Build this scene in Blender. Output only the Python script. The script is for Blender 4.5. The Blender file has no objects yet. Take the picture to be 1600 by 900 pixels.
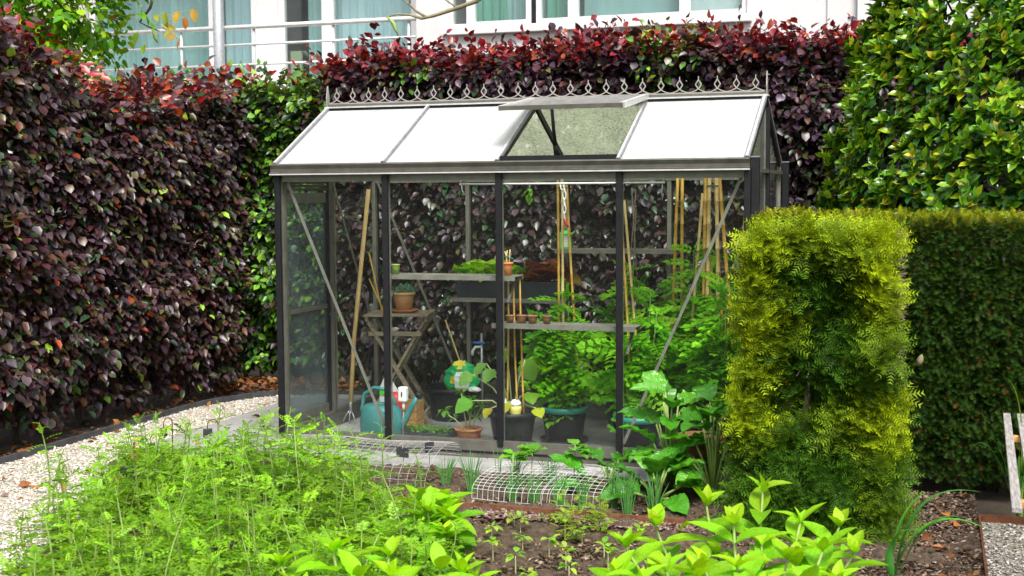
import bpy, math, random
import numpy as np
from mathutils import Vector, Matrix

SC = bpy.context.scene
COL = SC.collection
R = math.radians

# ------------------------------------------------------------------ camera
cam_d = bpy.data.cameras.new('camera')
cam = bpy.data.objects.new('camera', cam_d)
COL.objects.link(cam)
cr = Vector((0.95024296, 0.3114402, -0.00658213))
cu = Vector((-0.01663337, 0.07182746, 0.99727837))
cf = Vector((-0.31106535, 0.94754726, -0.07343384))
CAM = Vector((3.9868, -7.4117, 1.6137))
cm = Matrix((cr, cu, -cf)).transposed().to_4x4()
cm.translation = CAM
cam.matrix_world = cm
cam_d.sensor_width = 36.0
cam_d.lens = 36.0 * 2031.33 / 1600.0
cam_d.dof.use_dof = True
cam_d.dof.focus_distance = 7.6
cam_d.dof.aperture_fstop = 5.6
cam_d.clip_start = 0.05
cam_d.clip_end = 3000
SC.camera = cam

# ------------------------------------------------------------------ world and sun
world = bpy.data.worlds.new('World')
SC.world = world
world.use_nodes = True
wn = world.node_tree.nodes
wl = world.node_tree.links
wn.clear()
wo = wn.new('ShaderNodeOutputWorld')
wb = wn.new('ShaderNodeBackground')
sky = wn.new('ShaderNodeTexSky')
sky.sky_type = 'NISHITA'
sky.sun_disc = False
SUN_EL, SUN_AZ = R(56), R(150)          # azimuth clockwise from +Y
sky.sun_elevation = SUN_EL
sky.sun_rotation = SUN_AZ
sky.air_density = 1.0
sky.dust_density = 4.0
sky.ozone_density = 1.0
hsv = wn.new('ShaderNodeHueSaturation')   # a thin overcast veil: the sky is nearly white
hsv.inputs['Saturation'].default_value = 0.22
wl.new(sky.outputs[0], hsv.inputs['Color'])
wl.new(hsv.outputs[0], wb.inputs['Color'])
wb.inputs['Strength'].default_value = 0.115
wl.new(wb.outputs[0], wo.inputs['Surface'])

sun_d = bpy.data.lights.new('sun', 'SUN')
sun_d.energy = 2.7
sun_d.angle = R(20)
sun_d.color = (1.0, 0.95, 0.88)
sun = bpy.data.objects.new('sun', sun_d)
COL.objects.link(sun)
sdir = Vector((math.sin(SUN_AZ) * math.cos(SUN_EL), math.cos(SUN_AZ) * math.cos(SUN_EL), math.sin(SUN_EL)))
sun.rotation_euler = (-sdir).to_track_quat('-Z', 'Y').to_euler()
sun.location = (0, 0, 20)

SC.view_settings.view_transform = 'Standard'
SC.view_settings.look = 'None'
SC.view_settings.exposure = 1.0
SC.view_settings.gamma = 1.0
SC.view_settings.use_curve_mapping = False
SC.render.engine = 'CYCLES'
SC.cycles.use_denoising = True
SC.cycles.max_bounces = 10
SC.cycles.transparent_max_bounces = 24
SC.cycles.transmission_bounces = 8
SC.cycles.diffuse_bounces = 4
SC.cycles.glossy_bounces = 3
SC.cycles.caustics_reflective = False
SC.cycles.caustics_refractive = False
SC.cycles.sample_clamp_indirect = 6.0

# ------------------------------------------------------------------ materials
def new_mat(name):
    m = bpy.data.materials.new(name)
    m.use_nodes = True
    nt = m.node_tree
    nt.nodes.clear()
    out = nt.nodes.new('ShaderNodeOutputMaterial')
    return m, nt, out

def N(nt, typ, **kw):
    n = nt.nodes.new(typ)
    for k, v in kw.items():
        if k.startswith('_'):
            setattr(n, k[1:], v)
        else:
            n.inputs[k.replace('__', ' ')].default_value = v
    return n

def ramp(nt, fac, stops):
    r = nt.nodes.new('ShaderNodeValToRGB')
    els = r.color_ramp.elements
    while len(els) < len(stops):
        els.new(0.5)
    for e, (p, c) in zip(els, stops):
        e.position = p
        e.color = (*c, 1) if len(c) == 3 else c
    nt.links.new(fac, r.inputs['Fac'])
    return r

def pmat(name, c1, c2=None, scale=8, rough=0.6, metal=0.0, bump=0.0, bscale=None, spec=0.5, detail=6, stretch=None, lo=0.35, hi=0.65):
    """Principled surface with a two-tone noise and optional bump."""
    m, nt, out = new_mat(name)
    b = N(nt, 'ShaderNodeBsdfPrincipled', Roughness=rough, Metallic=metal)
    b.inputs['Specular IOR Level'].default_value = spec
    tc = N(nt, 'ShaderNodeTexCoord')
    src = tc.outputs['Object']
    if stretch:
        mp = N(nt, 'ShaderNodeMapping')
        mp.inputs['Scale'].default_value = stretch
        nt.links.new(src, mp.inputs['Vector'])
        src = mp.outputs[0]
    no = N(nt, 'ShaderNodeTexNoise', Scale=scale, Detail=detail, Roughness=0.6)
    nt.links.new(src, no.inputs['Vector'])
    rp = ramp(nt, no.outputs['Fac'], [(lo, c1), (hi, c2 or tuple(min(1, v * 1.25) for v in c1))])
    nt.links.new(rp.outputs[0], b.inputs['Base Color'])
    if bump:
        n2 = N(nt, 'ShaderNodeTexNoise', Scale=bscale or scale * 3, Detail=8, Roughness=0.7)
        nt.links.new(src, n2.inputs['Vector'])
        bp = N(nt, 'ShaderNodeBump', Strength=bump, Distance=0.02)
        nt.links.new(n2.outputs['Fac'], bp.inputs['Height'])
        nt.links.new(bp.outputs[0], b.inputs['Normal'])
    nt.links.new(b.outputs[0], out.inputs['Surface'])
    return m

def leaf_mat(name, rough=0.45, spec=0.5, trans=0.3, tint=(1.5, 1.35, 0.6), veins=0.0, coat=0.0):
    """Leaf: colour from the leaf's own Col attribute times the object colour; light shines through it."""
    m, nt, out = new_mat(name)
    at = N(nt, 'ShaderNodeAttribute', _attribute_name='Col')
    oi = N(nt, 'ShaderNodeObjectInfo')
    mx = N(nt, 'ShaderNodeMix', _data_type='RGBA', _blend_type='MULTIPLY')
    mx.inputs[0].default_value = 1.0
    nt.links.new(at.outputs['Color'], mx.inputs[6])
    nt.links.new(oi.outputs['Color'], mx.inputs[7])
    colr = mx.outputs[2]
    tc = N(nt, 'ShaderNodeTexCoord')
    no = N(nt, 'ShaderNodeTexNoise', Scale=30.0, Detail=3)
    nt.links.new(tc.outputs['Object'], no.inputs['Vector'])
    rp = ramp(nt, no.outputs['Fac'], [(0.3, (0.75, 0.75, 0.75)), (0.7, (1.15, 1.15, 1.15))])
    m2 = N(nt, 'ShaderNodeMix', _data_type='RGBA', _blend_type='MULTIPLY')
    m2.inputs[0].default_value = 1.0
    nt.links.new(colr, m2.inputs[6])
    nt.links.new(rp.outputs[0], m2.inputs[7])
    colr = m2.outputs[2]
    b = N(nt, 'ShaderNodeBsdfPrincipled', Roughness=rough)
    b.inputs['Specular IOR Level'].default_value = spec
    if coat:
        b.inputs['Coat Weight'].default_value = coat
        b.inputs['Coat Roughness'].default_value = 0.25
    nt.links.new(colr, b.inputs['Base Color'])
    if veins:
        sep = N(nt, 'ShaderNodeSeparateXYZ')
        nt.links.new(tc.outputs['UV'], sep.inputs[0])
        a1 = N(nt, 'ShaderNodeMath', _operation='SUBTRACT'); a1.inputs[1].default_value = 0.5
        nt.links.new(sep.outputs['X'], a1.inputs[0])
        a2 = N(nt, 'ShaderNodeMath', _operation='ABSOLUTE'); nt.links.new(a1.outputs[0], a2.inputs[0])
        a3 = N(nt, 'ShaderNodeMath', _operation='MULTIPLY'); a3.inputs[1].default_value = 0.55
        nt.links.new(a2.outputs[0], a3.inputs[0])
        a4 = N(nt, 'ShaderNodeMath', _operation='SUBTRACT')
        nt.links.new(sep.outputs['Y'], a4.inputs[0]); nt.links.new(a3.outputs[0], a4.inputs[1])
        a5 = N(nt, 'ShaderNodeMath', _operation='MULTIPLY'); a5.inputs[1].default_value = 44.0
        nt.links.new(a4.outputs[0], a5.inputs[0])
        a6 = N(nt, 'ShaderNodeMath', _operation='SINE'); nt.links.new(a5.outputs[0], a6.inputs[0])
        a7 = N(nt, 'ShaderNodeMath', _operation='POWER'); a7.inputs[1].default_value = 4.0
        nt.links.new(a6.outputs[0], a7.inputs[0])
        bp = N(nt, 'ShaderNodeBump', Strength=veins, Distance=0.004)
        bp.invert = True
        nt.links.new(a7.outputs[0], bp.inputs['Height'])
        nt.links.new(bp.outputs[0], b.inputs['Normal'])
    t = N(nt, 'ShaderNodeBsdfTranslucent')
    m3 = N(nt, 'ShaderNodeMix', _data_type='RGBA', _blend_type='MULTIPLY')
    m3.inputs[0].default_value = 1.0
    nt.links.new(colr, m3.inputs[6])
    m3.inputs[7].default_value = (*tint, 1)
    nt.links.new(m3.outputs[2], t.inputs['Color'])
    ms = N(nt, 'ShaderNodeMixShader', Fac=trans)
    nt.links.new(b.outputs[0], ms.inputs[1])
    nt.links.new(t.outputs[0], ms.inputs[2])
    nt.links.new(ms.outputs[0], out.inputs['Surface'])
    return m

def thin_fresnel(nt, ior):
    """Schlick reflectance that is the same from both sides of a pane."""
    f0 = ((ior - 1) / (ior + 1)) ** 2
    lw = N(nt, 'ShaderNodeLayerWeight', Blend=0.5)
    pw = N(nt, 'ShaderNodeMath', _operation='POWER'); pw.inputs[1].default_value = 5.0
    nt.links.new(lw.outputs['Facing'], pw.inputs[0])
    ma = N(nt, 'ShaderNodeMath', _operation='MULTIPLY_ADD'); ma.inputs[1].default_value = 1 - f0; ma.inputs[2].default_value = f0
    nt.links.new(pw.outputs[0], ma.inputs[0])
    return ma

def glass_mat(name, tint=(0.95, 0.97, 0.96), dust=0.04, ior=1.4, splash=0.0, film=(0.72, 0.74, 0.72)):
    """Thin window glass: clear, with a Fresnel reflection and a film of dust and splash marks."""
    m, nt, out = new_mat(name)
    tr = N(nt, 'ShaderNodeBsdfTransparent'); tr.inputs[0].default_value = (*tint, 1)
    gl = N(nt, 'ShaderNodeBsdfGlossy', Roughness=0.02)
    fr = thin_fresnel(nt, ior)
    ms = N(nt, 'ShaderNodeMixShader')
    nt.links.new(fr.outputs[0], ms.inputs[0]); nt.links.new(tr.outputs[0], ms.inputs[1]); nt.links.new(gl.outputs[0], ms.inputs[2])
    df = N(nt, 'ShaderNodeBsdfDiffuse'); df.inputs[0].default_value = (*film, 1)
    tc = N(nt, 'ShaderNodeTexCoord')
    n1 = N(nt, 'ShaderNodeTexNoise', Scale=3.0, Detail=6, Roughness=0.7)
    nt.links.new(tc.outputs['Object'], n1.inputs['Vector'])
    r1 = ramp(nt, n1.outputs['Fac'], [(0.3, (dust * 0.4,) * 3), (0.75, (dust * 1.8,) * 3)])
    fac = r1.outputs[0]
    if splash:
        n2 = N(nt, 'ShaderNodeTexNoise', Scale=260.0, Detail=2)
        nt.links.new(tc.outputs['Object'], n2.inputs['Vector'])
        r2 = ramp(nt, n2.outputs['Fac'], [(0.52, (0, 0, 0)), (0.66, (1, 1, 1))])
        sp = N(nt, 'ShaderNodeSeparateXYZ'); nt.links.new(tc.outputs['Object'], sp.inputs[0])
        mr = N(nt, 'ShaderNodeMapRange'); mr.inputs[1].default_value = 0.45; mr.inputs[2].default_value = 0.1
        mr.inputs[3].default_value = 0.0; mr.inputs[4].default_value = splash
        nt.links.new(sp.outputs['Z'], mr.inputs[0])
        mu = N(nt, 'ShaderNodeMath', _operation='MULTIPLY'); nt.links.new(r2.outputs[0], mu.inputs[0]); nt.links.new(mr.outputs[0], mu.inputs[1])
        ad = N(nt, 'ShaderNodeMath', _operation='ADD'); nt.links.new(fac, ad.inputs[0]); nt.links.new(mu.outputs[0], ad.inputs[1])
        fac = ad.outputs[0]
    m2 = N(nt, 'ShaderNodeMixShader')
    nt.links.new(fac, m2.inputs[0]); nt.links.new(ms.outputs[0], m2.inputs[1]); nt.links.new(df.outputs[0], m2.inputs[2])
    nt.links.new(m2.outputs[0], out.inputs['Surface'])
    return m

def roof_glass(name, diff, transl, clear, tone=(0.92, 0.95, 0.94), amp=0.28):
    """Patterned (hammered) roof glass: white frosted relief that scatters light, clear between the dimples."""
    m, nt, out = new_mat(name)
    tc = N(nt, 'ShaderNodeTexCoord')
    mp = N(nt, 'ShaderNodeMapping'); mp.inputs['Scale'].default_value = (1, 0.6, 1)
    nt.links.new(tc.outputs['Object'], mp.inputs['Vector'])
    no = N(nt, 'ShaderNodeTexNoise', Scale=70.0, Detail=3, Roughness=0.6)
    nt.links.new(mp.outputs[0], no.inputs['Vector'])
    nb = N(nt, 'ShaderNodeTexNoise', Scale=5.0, Detail=5, Roughness=0.65)
    nt.links.new(mp.outputs[0], nb.inputs['Vector'])
    bp = N(nt, 'ShaderNodeBump', Strength=0.35, Distance=0.006)
    nt.links.new(no.outputs['Fac'], bp.inputs['Height'])
    d = N(nt, 'ShaderNodeBsdfDiffuse')
    ng = N(nt, 'ShaderNodeTexNoise', Scale=2.2, Detail=8, Roughness=0.7)
    mg_ = N(nt, 'ShaderNodeMapping'); mg_.inputs['Scale'].default_value = (3.2, 0.7, 1)
    nt.links.new(tc.outputs['Object'], mg_.inputs['Vector']); nt.links.new(mg_.outputs[0], ng.inputs['Vector'])
    rg0 = ramp(nt, ng.outputs['Fac'], [(0.3, (0.58, 0.61, 0.60)), (0.46, (0.76, 0.78, 0.775)), (0.62, (0.85, 0.87, 0.87))])
    nt.links.new(rg0.outputs[0], d.inputs[0])
    t = N(nt, 'ShaderNodeBsdfTranslucent'); t.inputs[0].default_value = (*tone, 1)
    m1 = N(nt, 'ShaderNodeMixShader', Fac=transl / (diff + transl))
    nt.links.new(d.outputs[0], m1.inputs[1]); nt.links.new(t.outputs[0], m1.inputs[2])
    tr = N(nt, 'ShaderNodeBsdfTransparent'); tr.inputs[0].default_value = (0.92, 0.95, 0.9, 1)
    sm = N(nt, 'ShaderNodeMath', _operation='MULTIPLY_ADD'); sm.inputs[1].default_value = 0.5
    nt.links.new(nb.outputs['Fac'], sm.inputs[0]); 
    hf = N(nt, 'ShaderNodeMath', _operation='MULTIPLY'); hf.inputs[1].default_value = 0.8
    nt.links.new(no.outputs['Fac'], hf.inputs[0]); nt.links.new(hf.outputs[0], sm.inputs[2])
    r1 = ramp(nt, sm.outputs[0], [(0.5, (max(0, clear - amp),) * 3), (0.8, (min(1, clear + amp),) * 3)])
    m2 = N(nt, 'ShaderNodeMixShader')
    nt.links.new(r1.outputs[0], m2.inputs[0]); nt.links.new(m1.outputs[0], m2.inputs[1]); nt.links.new(tr.outputs[0], m2.inputs[2])
    gl = N(nt, 'ShaderNodeBsdfGlossy', Roughness=0.12)
    nt.links.new(bp.outputs[0], gl.inputs['Normal'])
    fr = thin_fresnel(nt, 1.55)
    m3 = N(nt, 'ShaderNodeMixShader')
    nt.links.new(fr.outputs[0], m3.inputs[0]); nt.links.new(m2.outputs[0], m3.inputs[1]); nt.links.new(gl.outputs[0], m3.inputs[2])
    nt.links.new(m3.outputs[0], out.inputs['Surface'])
    return m

M = {}
M['black_metal'] = pmat('black_metal', (0.007, 0.007, 0.009), (0.012, 0.012, 0.015), rough=0.5, scale=20, spec=0.3)
M['alu'] = pmat('warm_grey_aluminium', (0.105, 0.10, 0.085), (0.15, 0.143, 0.122), rough=0.42, metal=0.25, scale=14)
M['alu_in'] = pmat('inner_aluminium', (0.19, 0.18, 0.15), (0.25, 0.24, 0.205), rough=0.45, metal=0.2, scale=14)
M['alu_crest'] = pmat('cresting_aluminium', (0.30, 0.29, 0.265), (0.38, 0.37, 0.34), rough=0.45, metal=0.2, scale=14)
M['alu_gutter'] = pmat('gutter_aluminium', (0.070, 0.067, 0.057), (0.105, 0.10, 0.086), rough=0.45, metal=0.2, scale=14)
M['alu_bright'] = pmat('bright_aluminium', (0.55, 0.55, 0.54), (0.66, 0.66, 0.65), rough=0.35, metal=0.35, scale=18)
M['alu_rafter'] = pmat('rafter_aluminium', (0.20, 0.20, 0.225), (0.27, 0.27, 0.295), rough=0.4, metal=0.3, scale=18)
M['white_rail'] = pmat('white_enamel', (0.72, 0.72, 0.72), (0.8, 0.8, 0.8), rough=0.4)
M['glass'] = glass_mat('greenhouse_glass', dust=0.003, splash=0.07, ior=1.18)
M['glass_door'] = glass_mat('door_glass', tint=(0.62, 0.68, 0.70), dust=0.20, splash=0.05, film=(0.22, 0.26, 0.28), ior=1.3)
M['glass_roof'] = roof_glass('roof_glass_white', 0.54, 0.46, 0.06, amp=0.06)
M['glass_roof_back'] = roof_glass('roof_glass_hammered', 0.12, 0.88, 0.50, (0.60, 0.68, 0.46), amp=0.17)
M['wood_grey'] = pmat('weathered_teak', (0.21, 0.165, 0.11), (0.34, 0.28, 0.2), scale=6, stretch=(1, 1, 9), rough=0.75, bump=0.3)
M['wood_bench'] = pmat('silvered_wood', (0.19, 0.175, 0.165), (0.42, 0.40, 0.385), scale=14, stretch=(9, 0.7, 9), rough=0.8, bump=0.5, bscale=30)
M['wood_orange'] = pmat('oiled_wood', (0.46, 0.23, 0.06), (0.62, 0.36, 0.12), scale=9, stretch=(1, 1, 6), rough=0.6, bump=0.2)
M['pole'] = pmat('ash_handle', (0.62, 0.40, 0.15), (0.75, 0.52, 0.22), scale=12, stretch=(4, 4, 0.6), rough=0.5)
M['bamboo'] = pmat('bamboo', (0.55, 0.31, 0.04), (0.72, 0.46, 0.09), scale=10, stretch=(3, 3, 1.2), rough=0.45)
M['bamboo_pale'] = pmat('pale_bamboo', (0.62, 0.43, 0.15), (0.74, 0.56, 0.25), scale=10, rough=0.5)
M['terracotta'] = pmat('terracotta', (0.46, 0.17, 0.07), (0.58, 0.25, 0.12), scale=14, rough=0.85, bump=0.15)
M['terracotta_new'] = pmat('new_terracotta', (0.62, 0.19, 0.05), (0.72, 0.26, 0.08), scale=14, rough=0.8)
M['terracotta_old'] = pmat('mossy_clay', (0.17, 0.085, 0.04), (0.33, 0.16, 0.075), scale=22, rough=0.9, bump=0.2)
M['succulent_pot'] = pmat('ochre_clay', (0.52, 0.26, 0.11), (0.64, 0.36, 0.17), scale=12, rough=0.8, bump=0.15)
M['black_plastic'] = pmat('black_plastic', (0.006, 0.009, 0.011), (0.015, 0.019, 0.021), scale=30, rough=0.5, spec=0.3)
M['trough'] = pmat('slate_blue_plastic', (0.022, 0.03, 0.042), (0.035, 0.046, 0.06), scale=9, rough=0.5)
M['teal_rim'] = pmat('teal_plastic_rim', (0.02, 0.22, 0.18), (0.03, 0.28, 0.22), rough=0.4)
M['teal_can'] = pmat('teal_watering_can', (0.035, 0.19, 0.19), (0.06, 0.26, 0.25), rough=0.35, scale=6)
M['white_plastic'] = pmat('white_plastic', (0.74, 0.76, 0.76), (0.82, 0.83, 0.83), rough=0.4)
M['bulb_yellow'] = pmat('cloudy_yellow_plastic', (0.62, 0.55, 0.12), (0.75, 0.66, 0.2), rough=0.3)
M['green_plastic'] = pmat('vivid_green_plastic', (0.08, 0.62, 0.05), (0.12, 0.72, 0.08), rough=0.4)
M['bag_green'] = pmat('bag_green', (0.02, 0.42, 0.12), (0.03, 0.5, 0.16), rough=0.35)
M['bag_yellow'] = pmat('bag_yellow', (0.85, 0.72, 0.03), (0.9, 0.8, 0.08), rough=0.35)
M['bag_white'] = pmat('bag_white', (0.75, 0.77, 0.76), (0.82, 0.83, 0.83), rough=0.35)
M['red'] = pmat('red_plastic', (0.6, 0.03, 0.03), rough=0.4)
M['blue'] = pmat('blue_plastic', (0.03, 0.16, 0.6), rough=0.4)
M['steel'] = pmat('galvanised_steel', (0.42, 0.44, 0.46), (0.58, 0.6, 0.62), scale=30, rough=0.35, metal=0.6)
M['wire'] = pmat('galvanised_wire', (0.42, 0.42, 0.41), (0.56, 0.56, 0.55), rough=0.45, metal=0.3)
M['wire_white'] = pmat('zinc_white_wire', (0.66, 0.66, 0.65), (0.8, 0.8, 0.79), rough=0.45)
M['rust'] = pmat('rusted_steel', (0.10, 0.035, 0.015), (0.2, 0.075, 0.03), scale=22, rough=0.9, bump=0.2)
M['slate'] = pmat('slate_tag', (0.02, 0.024, 0.03), (0.04, 0.045, 0.055), scale=30, rough=0.7, bump=0.2)
M['edging'] = pmat('black_edging', (0.03, 0.032, 0.036), (0.06, 0.062, 0.068), scale=12, rough=0.6)
M['concrete'] = pmat('concrete_paving', (0.22, 0.217, 0.213), (0.32, 0.315, 0.308), scale=4, rough=0.85, bump=0.25, bscale=60)
M['floor_paving'] = pmat('greenhouse_paving', (0.36, 0.35, 0.33), (0.5, 0.48, 0.45), scale=5, rough=0.85, bump=0.2, bscale=50)
M['gravel_bed'] = pmat('shell_gravel_bed', (0.34, 0.30, 0.24), (0.62, 0.57, 0.49), scale=90, rough=0.9, bump=0.8, bscale=120)
M['chip'] = leaf_mat('gravel_chip', rough=0.85, spec=0.2, trans=0.0)
M['soil'] = pmat('garden_soil', (0.045, 0.030, 0.018), (0.14, 0.095, 0.06), scale=30, rough=0.95, bump=1.0, bscale=80)
M['ground'] = pmat('earth', (0.05, 0.036, 0.025), (0.09, 0.068, 0.048), scale=6, rough=0.95, bump=0.6, bscale=40)
M['bark'] = pmat('grey_bark', (0.10, 0.08, 0.06), (0.2, 0.17, 0.13), scale=20, stretch=(3, 3, 0.8), rough=0.9, bump=0.5)
M['bark_light'] = pmat('lichen_bark', (0.17, 0.14, 0.09), (0.30, 0.27, 0.14), scale=24, rough=0.9, bump=0.4)
M['bark_dark'] = pmat('dark_twig', (0.05, 0.035, 0.025), (0.1, 0.07, 0.05), scale=24, rough=0.9)
M['stem_green'] = pmat('green_stem', (0.16, 0.26, 0.05), (0.26, 0.36, 0.09), scale=20, rough=0.55)
M['stem_pale'] = pmat('pale_stem', (0.42, 0.46, 0.2), (0.5, 0.55, 0.28), scale=20, rough=0.55)
M['beech'] = leaf_mat('copper_beech_leaf', rough=0.38, spec=0.6, trans=0.12, tint=(2.2, 0.7, 0.5))
M['laurel'] = leaf_mat('laurel_leaf', rough=0.27, spec=0.6, trans=0.25)
M['yew'] = leaf_mat('yew_needle', rough=0.55, spec=0.15, trans=0.28)
M['fern'] = leaf_mat('feathery_leaf', rough=0.5, spec=0.15, trans=0.4)
M['tomato'] = leaf_mat('tomato_leaf', rough=0.5, spec=0.2, trans=0.42)
M['soft'] = leaf_mat('soft_leaf', rough=0.42, spec=0.3, trans=0.4, veins=0.35)
M['chard'] = leaf_mat('chard_leaf', rough=0.3, spec=0.5, trans=0.22, veins=0.6, coat=0.3)
M['blade'] = leaf_mat('blade_leaf', rough=0.4, spec=0.5, trans=0.25)
M['dry'] = leaf_mat('dry_leaf', rough=0.8, spec=0.2, trans=0.15)
M['petal'] = leaf_mat('petal', rough=0.6, spec=0.2, trans=0.3)
M['render_white'] = pmat('white_render', (0.55, 0.545, 0.555), (0.61, 0.605, 0.61), scale=3, rough=0.85, bump=0.05, bscale=80)
M['render_beige'] = pmat('beige_render', (0.5, 0.46, 0.42), (0.56, 0.52, 0.48), scale=3, rough=0.85)
M['frame_white'] = pmat('white_window_frame', (0.62, 0.62, 0.63), (0.68, 0.68, 0.69), rough=0.4)
M['curtain'] = pmat('aqua_curtain', (0.19, 0.31, 0.31), (0.29, 0.42, 0.42), scale=2, stretch=(1, 1, 0.2), rough=0.9)
M['curtain_pale'] = pmat('pale_net_curtain', (0.36, 0.47, 0.52), (0.46, 0.56, 0.60), scale=2, stretch=(1, 1, 0.2), rough=0.9)
M['curtain_green'] = pmat('green_curtain', (0.06, 0.22, 0.16), (0.1, 0.3, 0.22), scale=2, stretch=(1, 1, 0.2), rough=0.9)
M['blind'] = pmat('grey_blind', (0.5, 0.53, 0.54), (0.56, 0.59, 0.6), rough=0.8)
M['room'] = pmat('dim_room', (0.10, 0.12, 0.11), (0.14, 0.16, 0.15), rough=0.9)
M['window_glass'] = glass_mat('window_glass', tint=(0.86, 0.93, 0.92), dust=0.02, ior=1.6)
M['olive'] = pmat('olive_panel', (0.28, 0.28, 0.16), rough=0.6)

# ------------------------------------------------------------------ mesh helpers
def thing(name, loc, label, cat, group=None):
    o = bpy.data.objects.new(name, None)
    o.empty_display_size = 0.05
    o.location = loc
    COL.objects.link(o)
    o['label'] = label; o['category'] = cat
    if group: o['group'] = group
    return o

def part_parent(o, parent):
    """Parent o (mesh in world coordinates) under a thing (Empty) or under a part (mesh at the origin)."""
    o.parent = parent
    o.matrix_parent_inverse = Matrix.Translation(-parent.location) if parent.type == 'EMPTY' else Matrix.Identity(4)

class MB:
    def __init__(s):
        s.v = []; s.f = []; s.sm = []
    def add(s, vs, fs, smooth=False):
        o = len(s.v)
        s.v.extend([tuple(p) for p in vs])
        s.f.extend([tuple(i + o for i in f) for f in fs])
        s.sm.extend([smooth] * len(fs))
        return s
    def box(s, x0, x1, y0, y1, z0, z1):
        vs = [(x0, y0, z0), (x1, y0, z0), (x1, y1, z0), (x0, y1, z0), (x0, y0, z1), (x1, y0, z1), (x1, y1, z1), (x0, y1, z1)]
        return s.add(vs, [(3, 2, 1, 0), (4, 5, 6, 7), (0, 1, 5, 4), (1, 2, 6, 5), (2, 3, 7, 6), (3, 0, 4, 7)])
    def beam(s, a, b, w, h, up=(0, 0, 1)):
        """A rectangular bar from a to b, w across, h along 'up'."""
        a = Vector(a); b = Vector(b); d = (b - a).normalized(); u = Vector(up)
        if abs(d.dot(u)) > 0.98: u = Vector((0, 1, 0))
        x = d.cross(u).normalized(); u = x.cross(d).normalized()
        vs = []
        for p in (a, b):
            for sx, su in ((-1, -1), (1, -1), (1, 1), (-1, 1)):
                vs.append(p + x * (sx * w / 2) + u * (su * h / 2))
        return s.add(vs, [(3, 2, 1, 0), (4, 5, 6, 7), (0, 1, 5, 4), (1, 2, 6, 5), (2, 3, 7, 6), (3, 0, 4, 7)])
    def tube(s, pts, rad, n=8, cap=True):
        pts = [Vector(p) for p in pts]
        rs = rad if isinstance(rad, (list, tuple)) else [rad] * len(pts)
        ref = Vector((0.13, 0.31, 0.94))
        rings = []
        px = None
        for i, p in enumerate(pts):
            d = (pts[min(i + 1, len(pts) - 1)] - pts[max(i - 1, 0)]).normalized()
            if px is None:
                if abs(d.dot(ref)) > 0.95: ref = Vector((0.9, 0.3, 0.1))
                x = d.cross(ref).normalized()
            else:
                x = (px - d * px.dot(d)).normalized()
            px = x
            y = d.cross(x)
            rings.append([p + (x * math.cos(2 * math.pi * k / n) + y * math.sin(2 * math.pi * k / n)) * rs[i] for k in range(n)])
        vs = [q for r in rings for q in r]
        fs = []
        for i in range(len(pts) - 1):
            for k in range(n):
                fs.append((i * n + k, i * n + (k + 1) % n, (i + 1) * n + (k + 1) % n, (i + 1) * n + k))
        if cap and n > 2:
            fs.append(tuple(range(n - 1, -1, -1)))
            fs.append(tuple((len(pts) - 1) * n + k for k in range(n)))
        return s.add(vs, fs, n > 5)
    def lathe(s, c, prof, n=20, sx=1.0, sy=1.0):
        """prof: (radius, height) pairs from bottom to top, turned about the vertical through c."""
        vs = []; fs = []
        for r, h in prof:
            for k in range(n):
                a = 2 * math.pi * k / n
                vs.append((c[0] + math.cos(a) * r * sx, c[1] + math.sin(a) * r * sy, c[2] + h))
        for i in range(len(prof) - 1):
            for k in range(n):
                fs.append((i * n + k, i * n + (k + 1) % n, (i + 1) * n + (k + 1) % n, (i + 1) * n + k))
        if prof[0][0] > 1e-4: fs.append(tuple(range(n - 1, -1, -1)))
        if prof[-1][0] > 1e-4: fs.append(tuple((len(prof) - 1) * n + k for k in range(n)))
        return s.add(vs, fs, True)
    def prism(s, poly, a, b):
        """poly: 3D points of a planar outline; extruded by the vector b-a."""
        d = Vector(b) - Vector(a)
        n = len(poly)
        vs = [Vector(p) for p in poly] + [Vector(p) + d for p in poly]
        fs = [tuple(range(n - 1, -1, -1)), tuple(range(n, 2 * n))]
        for k in range(n):
            fs.append((k, (k + 1) % n, n + (k + 1) % n, n + k))
        return s.add(vs, fs)
    def build(s, name, mat, parent=None, label=None, cat=None, group=None, kind=None, bevel=0.0, rot=None):
        me = bpy.data.meshes.new(name)
        me.from_pydata(s.v, [], s.f)
        me.polygons.foreach_set('use_smooth', s.sm)
        me.materials.append(mat if not isinstance(mat, str) else M[mat])
        me.update()
        o = bpy.data.objects.new(name, me)
        COL.objects.link(o)
        if bevel:
            bv = o.modifiers.new('bevel', 'BEVEL'); bv.width = bevel; bv.segments = 2; bv.limit_method = 'ANGLE'; bv.angle_limit = R(40)
        if parent is not None: part_parent(o, parent)
        if label: o['label'] = label
        if cat: o['category'] = cat
        if group: o['group'] = group
        if kind: o['kind'] = kind
        return o

def unit(a):
    a = np.asarray(a, float)
    return a / np.maximum(np.linalg.norm(a, axis=-1, keepdims=True), 1e-9)

def frames(D, Nn):
    """Leaf frames: columns are side, direction, normal."""
    D = unit(D); X = unit(np.cross(D, Nn)); Z = np.cross(X, D)
    return np.stack([X, D, Z], axis=-1)

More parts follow.
